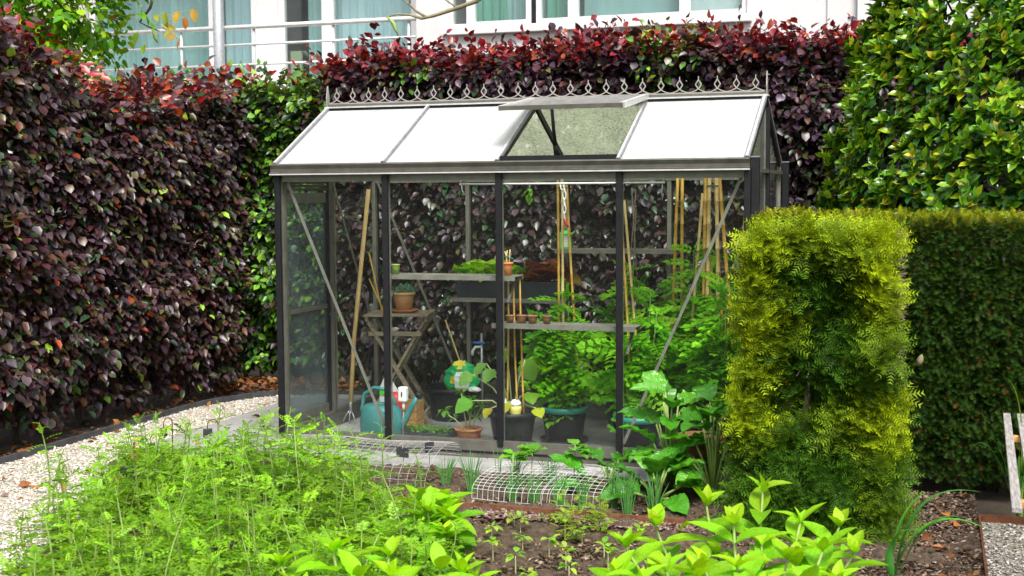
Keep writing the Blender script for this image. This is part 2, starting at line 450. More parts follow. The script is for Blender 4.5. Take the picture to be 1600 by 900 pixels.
def col_mesh(name, V, F, C, mat, smooth=True, uv=None):
    me = bpy.data.meshes.new(name)
    nv, nf = len(V), len(F)
    k = F.shape[1]
    me.vertices.add(nv); me.loops.add(nf * k); me.polygons.add(nf)
    me.vertices.foreach_set('co', np.ascontiguousarray(V, dtype=np.float32).ravel())
    me.loops.foreach_set('vertex_index', np.ascontiguousarray(F, dtype=np.int32).ravel())
    me.polygons.foreach_set('loop_start', np.arange(0, nf * k, k, dtype=np.int32))
    if smooth: me.polygons.foreach_set('use_smooth', np.ones(nf, dtype=bool))
    ca = me.color_attributes.new(name='Col', type='FLOAT_COLOR', domain='POINT')
    cc = np.ones((nv, 4), dtype=np.float32); cc[:, :3] = C
    ca.data.foreach_set('color', cc.ravel())
    if uv is not None:
        ul = me.uv_layers.new(name='UVMap')
        ul.data.foreach_set('uv', np.ascontiguousarray(uv[F.ravel()], dtype=np.float32).ravel())
    me.materials.append(M[mat] if isinstance(mat, str) else mat)
    me.update(calc_edges=True)
    me.validate()
    return me

def scatter(T, P, A, S, C, C2=None, W=None):
    """Place template T=(verts, tris) at P with frames A, scale S (N,) or (N,3), colours C (tip colours C2 weighted by W)."""
    tv, tf = T
    S = np.asarray(S, float)
    if S.ndim == 1: S = np.repeat(S[:, None], 3, 1)
    V = np.einsum('nij,nkj->nki', A, tv[None] * S[:, None, :]) + P[:, None, :]
    n, k = len(P), len(tv)
    F = (tf[None] + (np.arange(n) * k)[:, None, None]).reshape(-1, tf.shape[1])
    if C2 is None: CC = np.repeat(C[:, None, :], k, 1)
    else: CC = C[:, None, :] * (1 - W)[None, :, None] + C2[:, None, :] * W[None, :, None]
    return V.reshape(-1, 3), F, CC.reshape(-1, 3)

def join_sc(lst):
    vs, fs, cs = [], [], []; o = 0
    for v, f, c in lst:
        vs.append(v); fs.append(f + o); cs.append(c); o += len(v)
    return np.concatenate(vs), np.concatenate(fs), np.concatenate(cs)

def foliage(name, sc, mat, parent, kind='stuff', smooth=True, label=None, cat=None):
    me = col_mesh(name, *sc, mat, smooth)
    o = bpy.data.objects.new(name, me)
    COL.objects.link(o)
    if parent is not None: part_parent(o, parent)
    if kind: o['kind'] = kind
    if label: o['label'] = label
    if cat: o['category'] = cat
    return o

def leaf_objs(name, me_list, P, A, S, C, parent, rng):
    """Single leaves as parts: shared meshes, the leaf's own colour as object colour."""
    S = np.asarray(S, float)
    if S.ndim == 1: S = np.repeat(S[:, None], 3, 1)
    for i in range(len(P)):
        o = bpy.data.objects.new(name, me_list[int(rng.integers(len(me_list)))])
        m = np.eye(4); m[:3, :3] = A[i] * S[i][None, :]; m[:3, 3] = P[i]
        o.matrix_basis = Matrix(m.tolist())
        o.color = (*[float(c) for c in C[i]], 1.0)
        COL.objects.link(o)
        part_parent(o, parent)

def tpl_leaf(hw=0.32, fold=0.12, droop=0.12, wave=0.03, seed=0):
    r = np.random.default_rng(seed)
    v = np.array([[0, 0, 0], [-hw * .9, .32, fold * .9], [0, .34, 0], [hw * .9, .32, fold * .9], [-hw * .85, .66, fold * .8], [0, .68, 0], [hw * .85, .66, fold * .8], [0, 1, 0]], float)
    v[:, 2] -= droop * v[:, 1] ** 2
    v[1:, :] += r.normal(0, wave, (7, 3))
    f = np.array([[0, 3, 2], [0, 2, 1], [1, 2, 5], [1, 5, 4], [2, 3, 6], [2, 6, 5], [4, 5, 7], [5, 6, 7]])
    return v, f

def tpl_grid(n=7, m=4, hw=0.28, tip=1.0, fold=0.15, curl=0.3, wave=0.0, wfreq=5, seed=0, peak=0.45):
    """A leaf of n rows and m strips, pointed tip; returns verts, tris, uv."""
    r = np.random.default_rng(seed)
    V = []; U = []
    ph = r.uniform(0, 6.28)
    for i in range(n + 1):
        t = i / n
        w = hw * (math.sin(math.pi * t ** (math.log(.5) / math.log(peak))) ** 0.8 if 0 < t < 1 else 0)
        if i == 0: w = hw * 0.06
        for j in range(m + 1):
            s = (j / m - .5) * 2
            z = fold * abs(s) * w / hw - curl * t * t + wave * math.sin(wfreq * 2 * math.pi * t + ph + (2 if s > 0 else 0)) * abs(s) ** 1.5 * (w / hw)
            V.append((s * w, t - 0.12 * curl * t * t, z)); U.append((j / m, t))
    F = []
    for i in range(n):
        for j in range(m):
            a = i * (m + 1) + j
            F.append((a, a + 1, a + m + 2)); F.append((a, a + m + 2, a + m + 1))
    return np.array(V, float), np.array(F), np.array(U, float)

def grid_mesh(name, T, mat, col=(1, 1, 1)):
    v, f, u = T
    return col_mesh(name, v, f, np.tile(np.array(col, float), (len(v), 1)), mat, True, u)

def vnoise(x, y, seed=0):
    """Smooth value noise in 0..1 on numpy arrays."""
    x = np.asarray(x, float); y = np.asarray(y, float)
    xi = np.floor(x).astype(int); yi = np.floor(y).astype(int)
    xf = x - xi; yf = y - yi
    def h(a, b):
        n = (a * 374761393 + b * 668265263 + seed * 1442695041) & 0x7fffffff
        n = ((n ^ (n >> 13)) * 1274126177) & 0x7fffffff
        return ((n ^ (n >> 16)) & 0xffff) / 65535.0
    u = xf * xf * (3 - 2 * xf); w = yf * yf * (3 - 2 * yf)
    return (h(xi, yi) * (1 - u) + h(xi + 1, yi) * u) * (1 - w) + (h(xi, yi + 1) * (1 - u) + h(xi + 1, yi + 1) * u) * w

def pick_cols(rng, n, palette, weights, jit=0.18):
    """n leaf colours from a palette with brightness jitter."""
    p = np.array(palette, float); w = np.array(weights, float); w /= w.sum()
    c = p[rng.choice(len(p), n, p=w)]
    return np.clip(c * rng.uniform(1 - jit, 1 + jit, (n, 1)) * rng.uniform(1 - jit * .4, 1 + jit * .4, (n, 3)), 0.003, 0.9)

# ================================================================== THE SETTING
rng = np.random.default_rng(7)
random.seed(7)

def sheet(name, poly, z, mat, kind='structure'):
    mb = MB(); mb.add([(x, y, z) for x, y in poly], [tuple(range(len(poly)))])
    return mb.build(name, mat, kind=kind)

sheet('ground', [(-600, -600), (600, -600), (600, 600), (-600, 600)], -0.05, 'ground')

# gravel path: bed sheet and loose chips
path_poly = [(-1.4, -6.0), (0.9, -6.0), (0.75, -4.2), (0.35, -3.1), (0.0, -2.2), (-0.35, -1.4), (-0.75, -0.8), (-0.86, -0.36), (-0.86, 1.95), (-1.0, 1.97), (-1.2, 1.75), (-1.4, 1.2)]
sheet('gravel_path', path_poly, -0.018, 'gravel_bed')
sheet('gravel_patch', [(4.2, -6.0), (7.0, -6.0), (7.0, -0.72), (4.2, -0.72)], -0.018, 'gravel_bed')

def in_poly(P, poly):
    x, y = P[:, 0], P[:, 1]; r = np.zeros(len(P), bool); j = len(poly) - 1
    for i in range(len(poly)):
        xi, yi = poly[i]; xj, yj = poly[j]
        c = ((yi > y) != (yj > y)) & (x < (xj - xi) * (y - yi) / ((yj - yi) or 1e-9) + xi)
        r ^= c; j = i
    return r

oct_v = np.array([[1, 0, 0], [-1, 0, 0], [0, 1, 0], [0, -1, 0], [0, 0, .6], [0, 0, -.6]], float)
oct_f = np.array([[0, 2, 4], [2, 1, 4], [1, 3, 4], [3, 0, 4], [2, 0, 5], [1, 2, 5], [3, 1, 5], [0, 3, 5]])
cap_f = oct_f[:4]

def chips(name, poly, n, size, palette, weights, z, mat, flat=0.5, extra=None):
    xs = [p[0] for p in poly]; ys = [p[1] for p in poly]
    P = np.stack([rng.uniform(min(xs), max(xs), n), rng.uniform(min(ys), max(ys), n), np.full(n, z)], 1)
    P = P[in_poly(P, poly)]
    n = len(P)
    D = unit(rng.normal(0, 1, (n, 3)) * [1, 1, .25]); Nn = unit(rng.normal(0, .35, (n, 3)) + [0, 0, 1])
    S = rng.uniform(*size, (n, 1)) * np.stack([rng.uniform(.5, 1, n), rng.uniform(.8, 1.5, n), rng.uniform(.4, 1, n) * flat], 1)
    P[:, 2] += rng.uniform(0, .006, n)
    C = pick_cols(rng, n, palette, weights, .15)
    return foliage(name, scatter((oct_v, oct_f), P, frames(D, Nn), S, C), mat, None, 'stuff', smooth=False)

vis_path = [(-1.4, -3.2), (0.5, -3.4), (0.35, -3.1), (0.0, -2.2), (-0.35, -1.4), (-0.75, -0.8), (-0.86, -0.36), (-0.86, 1.95), (-1.0, 1.97), (-1.2, 1.75), (-1.4, 1.2)]
gc = chips('gravel', vis_path, 42000, (0.005, 0.0125), [(.76, .71, .63), (.62, .56, .47), (.86, .82, .75), (.34, .28, .21), (.68, .56, .45)], [5, 4, 4, 1.2, 1], -0.016, 'chip')
gc['label'] = 'pale crushed shell gravel of the curving garden path'
gc['category'] = 'gravel'
gc2 = chips('gravel', [(4.21, -3.0), (5.3, -3.0), (5.3, -.74), (4.21, -.74)], 9000, (0.006, 0.015), [(.62, .58, .52), (.45, .41, .36), (.76, .73, .68), (.2, .17, .14)], [5, 4, 3, 1], -0.016, 'chip')
gc2['label'] = 'white gravel under the slatted bench'
gc2['category'] = 'gravel'

# concrete paving under and round the greenhouse
slab = thing('concrete_paving', (1.2, 0.8, -0.05), '', '')
del slab['label']; del slab['category']; slab['kind'] = 'structure'
xs = [-0.86, -0.1, 0.65, 1.4, 2.15, 2.9, 3.45]
ys = [-0.36, -0.045, 0.75, 1.525, 2.05]
for i in range(len(xs) - 1):
    for j in range(len(ys) - 1):
        MB().box(xs[i] + .003, xs[i + 1] - .003, ys[j] + .003, ys[j + 1] - .003, -.05, 0.0 + random.uniform(-.0015, .0015)).build('paving_slab', 'concrete', slab, bevel=.004)

# soil beds with clods
def soil_bed(name, x0, x1, y0, y1, amp, base, mask=None, seed=0):
    nx, ny = int((x1 - x0) / .022), int((y1 - y0) / .022)
    X, Y = np.meshgrid(np.linspace(x0, x1, nx), np.linspace(y0, y1, ny))
    Z = base + amp * (vnoise(X * 9, Y * 9, seed) * .6 + vnoise(X * 30, Y * 30, seed + 1) * .45 + vnoise(X * 75, Y * 75, seed + 2) * .3 - .6)
    V = np.stack([X, Y, Z], -1).reshape(-1, 3)
    I = np.arange(nx * ny).reshape(ny, nx)
    F = np.stack([I[:-1, :-1], I[:-1, 1:], I[1:, 1:], I[1:, :-1]], -1).reshape(-1, 4)
    if mask:
        c = V[F].mean(1); F = F[in_poly(c, mask)]
    me = bpy.data.meshes.new(name)
    me.from_pydata(V.tolist(), [], F.tolist())
    me.polygons.foreach_set('use_smooth', [True] * len(F))
    me.materials.append(M['soil'])
    o = bpy.data.objects.new(name, me); COL.objects.link(o); o['kind'] = 'structure'
    return o

bed_mask = [(-0.86, -0.36), (3.6, -0.36), (3.95, -1.0), (4.2, -1.0), (4.2, -5.0), (0.9, -5.0), (0.75, -4.2), (0.35, -3.1), (0.0, -2.2), (-0.35, -1.4), (-0.75, -0.8)]
soil_bed('soil_bed', -0.86, 4.2, -5.0, -0.37, 0.075, -0.012, bed_mask, 3)
sb = chips('soil_clods', [(1.3, -3.4), (3.4, -3.4), (3.4, -.4), (1.0, -.4)], 16000, (0.004, 0.019), [(.07, .046, .028), (.135, .092, .06), (.21, .155, .11), (.04, .027, .018), (.32, .25, .19)], [4, 4, 2, 2, .6], -0.012, 'chip', flat=.9)
sb['label'] = 'crumbly brown soil clods of the vegetable bed'; sb['category'] = 'soil'
mc = chips('bark_mulch', [(3.7, -3.4), (4.19, -3.4), (4.19, -.2), (3.7, -.2)], 6000, (0.006, 0.022), [(.13, .085, .062), (.24, .175, .13), (.075, .05, .036), (.34, .27, .21), (.2, .10, .055)], [4, 3, 4, 1, 1], 0.0, 'chip', flat=.25)
mc['label'] = 'brown bark mulch and dead leaves before the dark hedge'; mc['category'] = 'mulch'
mc3 = chips('pink_bark_chips', [(1.72, -1.42), (2.9, -1.42), (2.9, -1.27), (1.72, -1.27)], 700, (0.008, 0.026), [(.26, .17, .135), (.17, .11, .085), (.33, .24, .2)], [3, 3, 2], 0.004, 'chip', flat=.25)
mc3['label'] = 'pinkish bark chips along the rusty edging strip'; mc3['category'] = 'mulch'
mc4 = chips('hedge_litter', [(-2.3, -3.2), (-1.42, -3.2), (-1.42, 1.2), (-1.15, 1.95), (-.9, 2.0), (4.0, 2.0), (4.0, 2.6), (-2.3, 2.9)], 6000, (0.008, 0.03), [(.12, .07, .045), (.22, .12, .06), (.07, .05, .035), (.36, .2, .09)], [4, 3, 3, 1], -.03, 'chip', flat=.3)
mc4['label'] = 'dark earth and crumbled leaves under the beech hedges'; mc4['category'] = 'litter'

# edging strips
def strip(name, pts, h, w, z0, mat, label):
    mb = MB()
    for a, b in zip(pts[:-1], pts[1:]):
        mb.beam((a[0], a[1], z0 + h / 2), (b[0], b[1], z0 + h / 2), w, h)
    return mb.build(name, mat, None, label, 'edging')
strip('path_edging', [(-1.41, -6), (-1.41, -1.2), (-1.41, 1.15), (-1.37, 1.4), (-1.22, 1.74), (-1.05, 1.96), (-0.6, 2.04), (3.5, 2.05)], 0.055, 0.02, -0.03, 'edging', 'black edging strip between gravel path and copper beech hedge')
strip('rusty_edging', [(1.6, -1.24), (3.05, -1.26)], 0.058, 0.010, -0.03, 'rust', 'rusty steel strip dividing the soil bed lengthways')
strip('rusty_edging', [(4.2, -6), (4.2, -0.72)], 0.05, 0.01, -0.03, 'rust', 'thin rusty steel edge between bark mulch and bench gravel')
strip('rusty_edging', [(4.2, -0.715), (7, -0.715)], 0.05, 0.01, -0.03, 'rust', 'rusty steel edge at the foot of the dark hedge behind the bench')

# ================================================================== BUILDING BEHIND
bl = thing('white_building', (-2.7, 9.5, -0.05), 'white rendered building with balcony and wide curtained windows behind the hedge', 'building')
FY, BY = 9.0, 10.2                       # right wall face, recessed balcony glazing
# right wall: pieces round the window opening
wx0, wx1, wz0, wz1 = -2.27, 1.69, 3.80, 5.6
MB().box(-2.73, wx0, FY, FY + .3, -.05, 7).build('wall', 'render_white', bl)
MB().box(wx1, 2.66, FY, FY + .3, -.05, 7).build('wall', 'render_white', bl)
MB().box(wx0, wx1, FY, FY + .3, -.05, wz0).build('wall', 'render_white', bl)
MB().box(wx0, wx1, FY, FY + .3, wz1, 7).build('wall', 'render_white', bl)
MB().box(2.66, 3.02, FY - .03, FY + .3, -.05, 7).build('wall', 'render_white', bl)
MB().box(3.02, 12, FY - .12, FY + .3, -.05, 7).build('wall', 'render_white', bl)
MB().box(-2.73, -2.45, FY + .3, BY + .3, -.05, 7).build('wall', 'render_white', bl)
MB().box(-12, -2.73, BY + .2, BY + .5, -.05, 3.0).build('wall', 'render_white', bl)
MB().box(-12, -2.73, BY + .2, BY + .5, 5.6, 7).build('wall', 'render_white', bl)
MB().box(-10.5, -8.78, BY - .1, BY + .2, 2.9, 7).build('wall', 'render_beige', bl)
MB().box(-12, -2.74, FY - .15, BY + .2, 2.75, 3.0).build('balcony_floor', 'render_white', bl)
MB().box(-12, 12, BY + 3, BY + 3.2, -.05, 7).build('back_room_wall', 'room', bl)
MB().box(-12, 12, FY - .1, BY + 3.2, 7.0, 7.3).build('flat_roof', 'render_white', bl)
MB().box(wx0, wx1, FY + .3, BY + 3, 3.0, 3.2).build('room_floor', 'room', bl)
MB().box(wx0 - .05, wx1 + .06, FY - .09, FY + .06, wz0 - .10, wz0 + .0).build('window_sill', 'frame_white', bl, bevel=.008)

def window(name, x0, x1, z0, z1, y, fw=0.06, dep=0.08, fmat='frame_white'):
    mb = MB()
    mb.box(x0, x0 + fw, y, y + dep, z0, z1); mb.box(x1 - fw, x1, y, y + dep, z0, z1)
    mb.box(x0 + fw, x1 - fw, y + .002, y + dep - .002, z0, z0 + fw); mb.box(x0 + fw, x1 - fw, y + .002, y + dep - .002, z1 - fw, z1)
    f = mb.build(name, fmat, bl)
    MB().box(x0 + fw - .01, x1 - fw + .01, y + dep * .5, y + dep * .5 + .012, z0 + fw - .01, z1 - fw + .01).build('pane', 'window_glass', f)
    return f

def curtain(x0, x1, z0, z1, y, mat, wl=0.16, amp=0.035, seed=0):
    n = max(8, int((x1 - x0) / .02)); vs = []; r = random.Random(seed)
    for i in range(n + 1):
        x = x0 + (x1 - x0) * i / n
        w = y + amp * math.sin(2 * math.pi * x / wl + 1.3 * math.sin(x * 2.3 + seed)) + amp * .4 * math.sin(x * 71)
        vs += [(x, w, z0), (x, w, z1), (x, w + .01, z1), (x, w + .01, z0)]
    fs = []
    for i in range(n):
        a = i * 4
        fs += [(a, a + 4, a + 5, a + 1), (a + 3, a + 2, a + 6, a + 7), (a + 1, a + 5, a + 6, a + 2)]
    mb = MB(); mb.add(vs, fs, True)
    return mb.build('curtain', mat, bl)

# balcony glazing, left to right
for x0, x1 in ((-8.76, -6.53), (-6.53, -5.80), (-5.44, -4.63), (-4.63, -3.2)):
    window('balcony_window', x0, x1, 3.02, 5.6, BY, .10)
MB().box(-5.80, -5.44, BY - .03, BY + .14, 3.0, 5.6).build('mullion', 'frame_white', bl)
MB().box(-3.2, -2.73, BY, BY + .2, 3.0, 5.6).build('mullion', 'render_white', bl)
curtain(-8.7, -6.5, 3.05, 5.55, BY + .3, 'curtain', .21, .05, 1)
curtain(-6.5, -5.6, 3.05, 5.55, BY + .3, 'curtain_pale', .15, .03, 2)
curtain(-5.1, -4.6, 3.05, 5.55, BY + .3, 'curtain', .16, .045, 3)
curtain(-4.6, -2.9, 3.05, 5.55, BY + .3, 'curtain_pale', .14, .035, 4)
MB().box(-5.33, -5.15, BY + .15, BY + .2, 3.2, 3.75).build('door_panel', 'olive', bl)
# big window of the right wall
for x0, x1 in ((-2.27, -1.98), (-1.98, -1.13), (-1.06, -.56), (-.56, .90), (.90, 1.69)):
    window('window', x0, x1, wz0 + .005, wz1, FY + .05, .07 if x1 - x0 > .3 else .05)
MB().box(-1.13, -1.06, FY + .07, FY + .12, wz0, wz1).build('mullion', 'black_metal', bl)
curtain(-1.98, -1.55, wz0, wz1, FY + .3, 'curtain_green', .12, .03, 5)
curtain(-1.72, -1.0, wz0, wz1, FY + .36, 'curtain', .14, .04, 6)
curtain(-1.0, -.55, wz0, wz1, FY + .34, 'curtain_green', .12, .035, 7)
MB().box(-.5, .86, FY + .4, FY + .42, wz0, wz1).build('blind', 'curtain', bl)
MB().box(.92, 1.66, FY + .22, FY + .23, wz0, wz1).build('blind', 'blind', bl)
# railing and steel column
rail = MB()
for z, rr in ((3.955, .035), (3.71, .017), (3.43, .017), (3.18, .017)):
    rail.tube([(-7.95, FY, z), (-2.74, FY, z)], rr, 8)
for x in (-7.86, -6.37, -5.20, -3.97, -2.85):
    rail.tube([(x, FY + .02, 3.0), (x, FY + .02, 3.95)], .02, 8)
rl = rail.build('balcony_railing', 'alu_bright', bl)
MB().tube([(-5.69, FY - .1, -.05), (-5.69, FY - .1, 7)], .075, 16).build('steel_column', 'steel', bl)
lv = MB()
for k in range(14): lv.box(-9.6, -8.9, FY - .6, FY - .55, 2.9 + k * .1, 2.96 + k * .1)
lv.build('louvre_screen', 'frame_white', bl)
MB().box(-9.6, -8.9, FY - .56, FY - .52, -.05, 4.4).build('louvre_backing', 'render_white', bl)

# ================================================================== GREENHOUSE
p = 0.74; W = 2.96; D = 1.48; ZE = 1.733; ZR0 = 1.80; ZR = 2.187; YM = 0.74
gh = thing('greenhouse', (W / 2, YM, 0), 'glass greenhouse with black posts, white roof panes and spiked ridge cresting', 'greenhouse')

# sill frame
for n_, a, b in (('f', (-.02, -.03), (W + .02, .03)), ('b', (-.02, D - .03), (W + .02, D + .03)), ('l', (-.03, .031), (.03, D - .031)), ('r', (W - .03, .031), (W + .03, D - .031))):
    mb = MB()
    mb.box(a[0], b[0], a[1], b[1], 0.0, .075)
    k = .008
    mb.box(a[0] + k, b[0] - k, a[1] + k, b[1] - k, .075, .105)
    mb.build('sill', 'alu', gh)
    if n_ == 'f':
        MB().box(a[0], b[0], a[1] - .004, a[1] - .001, .03, .042).build('sill_groove', 'black_metal', gh)
# wall posts, front and back
for i in range(5):
    x = i * p
    for y, s in ((0, -1), (D, 1)):
        mb = MB()
        mb.box(x - .019, x + .019, min(y + s * .006, y + s * .034), max(y + s * .006, y + s * .034), .07 if s < 0 else .106, ZE - .002)
        po = mb.build('post', 'black_metal', gh, bevel=.004)
        mb = MB()
        mb.box(x - .014, x + .014, min(y - s * .028, y + s * .0055), max(y - s * .028, y + s * .0055), .106, ZE - .004)
        mb.build('inner_profile', 'alu_in', po)
for x, s in ((0, -1), (W, 1)):
    for y in (YM,):
        po = MB().box(min(x + s * .006, x + s * .03), max(x + s * .006, x + s * .03), y - .017, y + .017, .106, ZR - .06).build('post', 'black_metal', gh)
        MB().box(min(x - s * .026, x + s * .0055), max(x - s * .026, x + s * .0055), y - .014, y + .014, .106, ZR - .06).build('inner_profile', 'alu_in', po)
# downpipes at the right-hand corners
for y, zt in ((-.012, 1.80), (D + .012, 1.80)):
    d = MB().box(W + .022, W + .066, y - .022, y + .022, 0.0, zt).build('downpipe', 'black_metal', gh, bevel=.004)
    MB().box(W + .019, W + .069, y - .025, y + .025, zt + .0005, zt + .008).build('pipe_cap', 'alu_rafter', d)
# gutters and inner eave rails
for y, s in ((0, -1), (D, 1)):
    prof = [(.0, 0), (-.052, 0), (-.056, .012), (-.046, .016), (-.046, .035), (-.056, .06), (-.05, .068), (.0, .068)]
    pts = [(-.035, y + (-s) * -1 * 0 + (q[0] if s < 0 else -q[0]), ZE + q[1]) for q in prof]
    g = MB().prism(pts, (0, 0, 0), (W + .05, 0, 0)).build('gutter', 'alu_gutter', gh)
    yy = y - .058 if s < 0 else y + .052
    MB().box(-.037, W + .017, yy, yy + .006, ZE - .002, ZE + .006).build('gutter_lip', 'alu_bright', g)
    y2 = (y + .003, y + .035) if s < 0 else (y - .035, y - .003)
    MB().box(.02, W - .02, y2[0], y2[1], ZE - .045, ZE + .05).build('eave_rail', 'alu_in', gh)
# gable rails
for x, s in ((0, -1), (W, 1)):
    MB().box(min(x, x + s * .03), max(x, x + s * .03), .036, D - .036, ZE - .012, ZE + .01).build('gable_rail', 'alu', gh)

# roof bars
def roof_pt(y):
    """height of the roof plane above depth y"""
    t = (y + .02) / (YM + .02) if y <= YM else (D + .02 - y) / (YM + .02)
    return ZR0 + (ZR - ZR0) * t
nf = Vector((0, -(ZR - ZR0), YM + .02)).normalized(); nb = Vector((0, (ZR - ZR0), YM + .02)).normalized()
for i in range(5):
    x = i * p
    w = .030 if i in (0, 4) else .024
    for s, nn in ((0, nf), (1, nb)):
        y0 = -.045 if s == 0 else D + .045
        a = Vector((x, y0, ZR0 - .0127 if True else 0)) + nn * .012
        b = Vector((x, YM - .012 if s == 0 else YM + .012, ZR - .006)) + nn * .012
        rf = MB().beam(a, b, w, .02, nn).build('rafter', 'alu_rafter', gh)
        MB().beam(a + nn * .0125, b + nn * .0125, w * .45, .006, nn).build('rafter_cap', 'alu_bright', rf)
        MB().beam(a - nn * .03, b - nn * .03, w * .8, .028, nn).build('inner_profile', 'black_metal', rf)
# eave glazing strips (dark line at the foot of the panes)
MB().box(0.0, W, -.036, -.026, ZR0 - .012, ZR0 + .002).build('eave_strip', 'black_metal', gh)
# ridge
rg = MB()
rg.box(-.02, W + .02, YM - .03, YM + .03, ZR - .008, ZR + .006)
ridge = rg.build('ridge_bar', 'black_metal', gh)
MB().box(-.022, W + .022, YM - .036, YM + .036, ZR + .0065, ZR + .016).build('ridge_cap', 'alu_bright', ridge)
MB().box(-.02, W + .02, YM - .012, YM + .012, ZR + .0165, ZR + .034).build('ridge_rail', 'alu', ridge)
# cresting: one scallop and diamond per piece, sharing a mesh
cre = MB().box(0.0, W, YM - .004, YM + .004, ZR + .0345, ZR + .042).build('cresting', 'alu_crest', gh)
NC = 25; cw = W / NC
mb = MB()
z0 = .042
arc = []
for k in range(9):
    t = k / 8
    arc.append((-(cw / 2) + cw * t, z0 + .002 + .022 * (abs(2 * t - 1)) ** 1.6 * 0 + .024 * (1 - (2 * t - 1) ** 2) * 0))
def bar2(mb, a, b, w):
    mb.beam((a[0], 0, a[1]), (b[0], 0, b[1]), .006, w, (0, 0, 1) if abs(a[0] - b[0]) > abs(a[1] - b[1]) else (1, 0, 0))
# scallop sagging between neighbouring diamonds
pts = [(-cw / 2 + cw * k / 8, z0 + .001 + .020 * (abs(k / 4 - 1)) ** 0 * (1 - (1 - abs(k / 4 - 1)) ** 1)) for k in range(9)]
pts = [(x, z0 + .022 * (1 - (abs(x) / (cw / 2))) ** 1.8) for x, _ in pts]
for a, b in zip(pts[:-1], pts[1:]): bar2(mb, a, b, .006)
dw, zb, zt = .019, z0 + .020, z0 + .078
zm = (zb + zt) / 2
for a, b in (((0, zb), (dw, zm)), ((dw, zm), (0, zt)), ((0, zt), (-dw, zm)), ((-dw, zm), (0, zb))): bar2(mb, a, b, .0065)
mb.beam((0, 0, zt - .004), (0, 0, zt + .022), .005, .006, (0, 1, 0))
me0 = None
for i in range(NC):
    if me0 is None:
        o = mb.build('cresting_diamond', 'alu_crest', cre); me0 = o.data
    else:
        o = bpy.data.objects.new('cresting_diamond', me0); COL.objects.link(o); part_parent(o, cre)
    o.location = (cw * (i + .5), YM, ZR)
for x in (-.01, W + .01):
    MB().prism([(x - .003, YM - .016, ZR + .02), (x - .003, YM + .016, ZR + .02), (x - .003, YM + .024, ZR + .075), (x - .003, YM + .004, ZR + .16), (x - .003, YM - .004, ZR + .16), (x - .003, YM - .024, ZR + .075)], (0, 0, 0), (.006, 0, 0)).build('end_finial', 'alu_crest', cre)
# roof panes
def pane_quad(name, pts, nn, mat, parent, th=.004):
    nn = Vector(nn) * th
    o = MB().prism(pts, (0, 0, 0), nn).build(name, mat, parent)
    o.data.materials.append(M['glass'])          # the patterned face is the upper one; the rest is plain glass
    for k, pl in enumerate(o.data.polygons): pl.material_index = 0 if k == 1 else 1
    return o
for i in range(4):
    xa, xb = i * p + .012, (i + 1) * p - .012
    if i != 2:
        pane_quad('roof_pane', [(xa, -.03, roof_pt(-.03)), (xb, -.03, roof_pt(-.03)), (xb, YM - .03, roof_pt(YM - .03)), (xa, YM - .03, roof_pt(YM - .03))], nf, 'glass_roof', gh)
    pane_quad('roof_pane', [(xa, D + .03, roof_pt(D + .03)), (xb, D + .03, roof_pt(D + .03)), (xb, YM + .03, roof_pt(YM + .03)), (xa, YM + .03, roof_pt(YM + .03))], nb, 'glass_roof_back', gh)
# open roof vent in the third bay
xa, xb = 2 * p - .012, 3 * p + .004
ya, za, yb, zb_ = .045, 2.118, YM - .02, ZR + .025
vn = Vector((0, -(zb_ - za), yb - ya)).normalized()
vent = MB()
vent.beam((xa, ya, za), (xb, ya, za), .03, .026, vn)
ventf = vent.build('roof_vent', 'alu', gh)
MB().beam((xa + .004, ya, za), (xa + .004, yb, zb_), .03, .03, vn).build('vent_side_bar', 'alu_bright', ventf)
MB().beam((xb - .004, ya + .016, za), (xb - .004, yb, zb_), .03, .034, vn).build('vent_side_bar', 'alu_bright', ventf)
pane_quad('vent_pane', [(xa + .02, ya + .01, za + .004), (xb - .02, ya + .01, za + .004), (xb - .02, yb, zb_ + .003), (xa + .02, yb, zb_ + .003)], vn, 'glass_roof', ventf)
MB().box(2 * p + .013, 3 * p - .013, -.034, -.004, ZR0 - .01, ZR0 + .03).build('vent_stop_bar', 'black_metal', gh)
op = MB().tube([(1.72, .30, 2.13), (1.72, .34, 1.99), (1.73, .38, 1.83)], .011, 8)
op.tube([(1.725, .36, 1.9), (1.73, .37, 1.84)], .017, 8)
op.build('vent_opener', 'black_metal', gh)

# wall panes
for i in range(4):
    xa, xb = i * p + .012, (i + 1) * p - .012
    MB().box(xa, xb, -.002, .002, .10, ZE + .02).build('wall_pane', 'glass', gh)
    MB().box(xa, xb, D - .002, D + .002, .10, ZE + .02).build('wall_pane', 'glass', gh)
for x in (0, W):
    for (ya, yb) in ((.03, YM - .012), (YM + .012, D - .03)):
        if x == 0 and ya < .5: pass
        else: MB().box(x - .002, x + .002, ya, yb, .10, ZE - .01).build('wall_pane', 'glass', gh)
    for s in (0, 1):
        y0, y1 = (0.0, YM - .012) if s == 0 else (D, YM + .012)
        poly = [(x - .002, y0, ZE + .01), (x - .002, y1, ZE + .01), (x - .002, y1, ZR - .03), (x - .002, y0, ZR0 - .01)]
        MB().prism(poly, (0, 0, 0), (.004, 0, 0)).build('gable_pane', 'glass', gh)
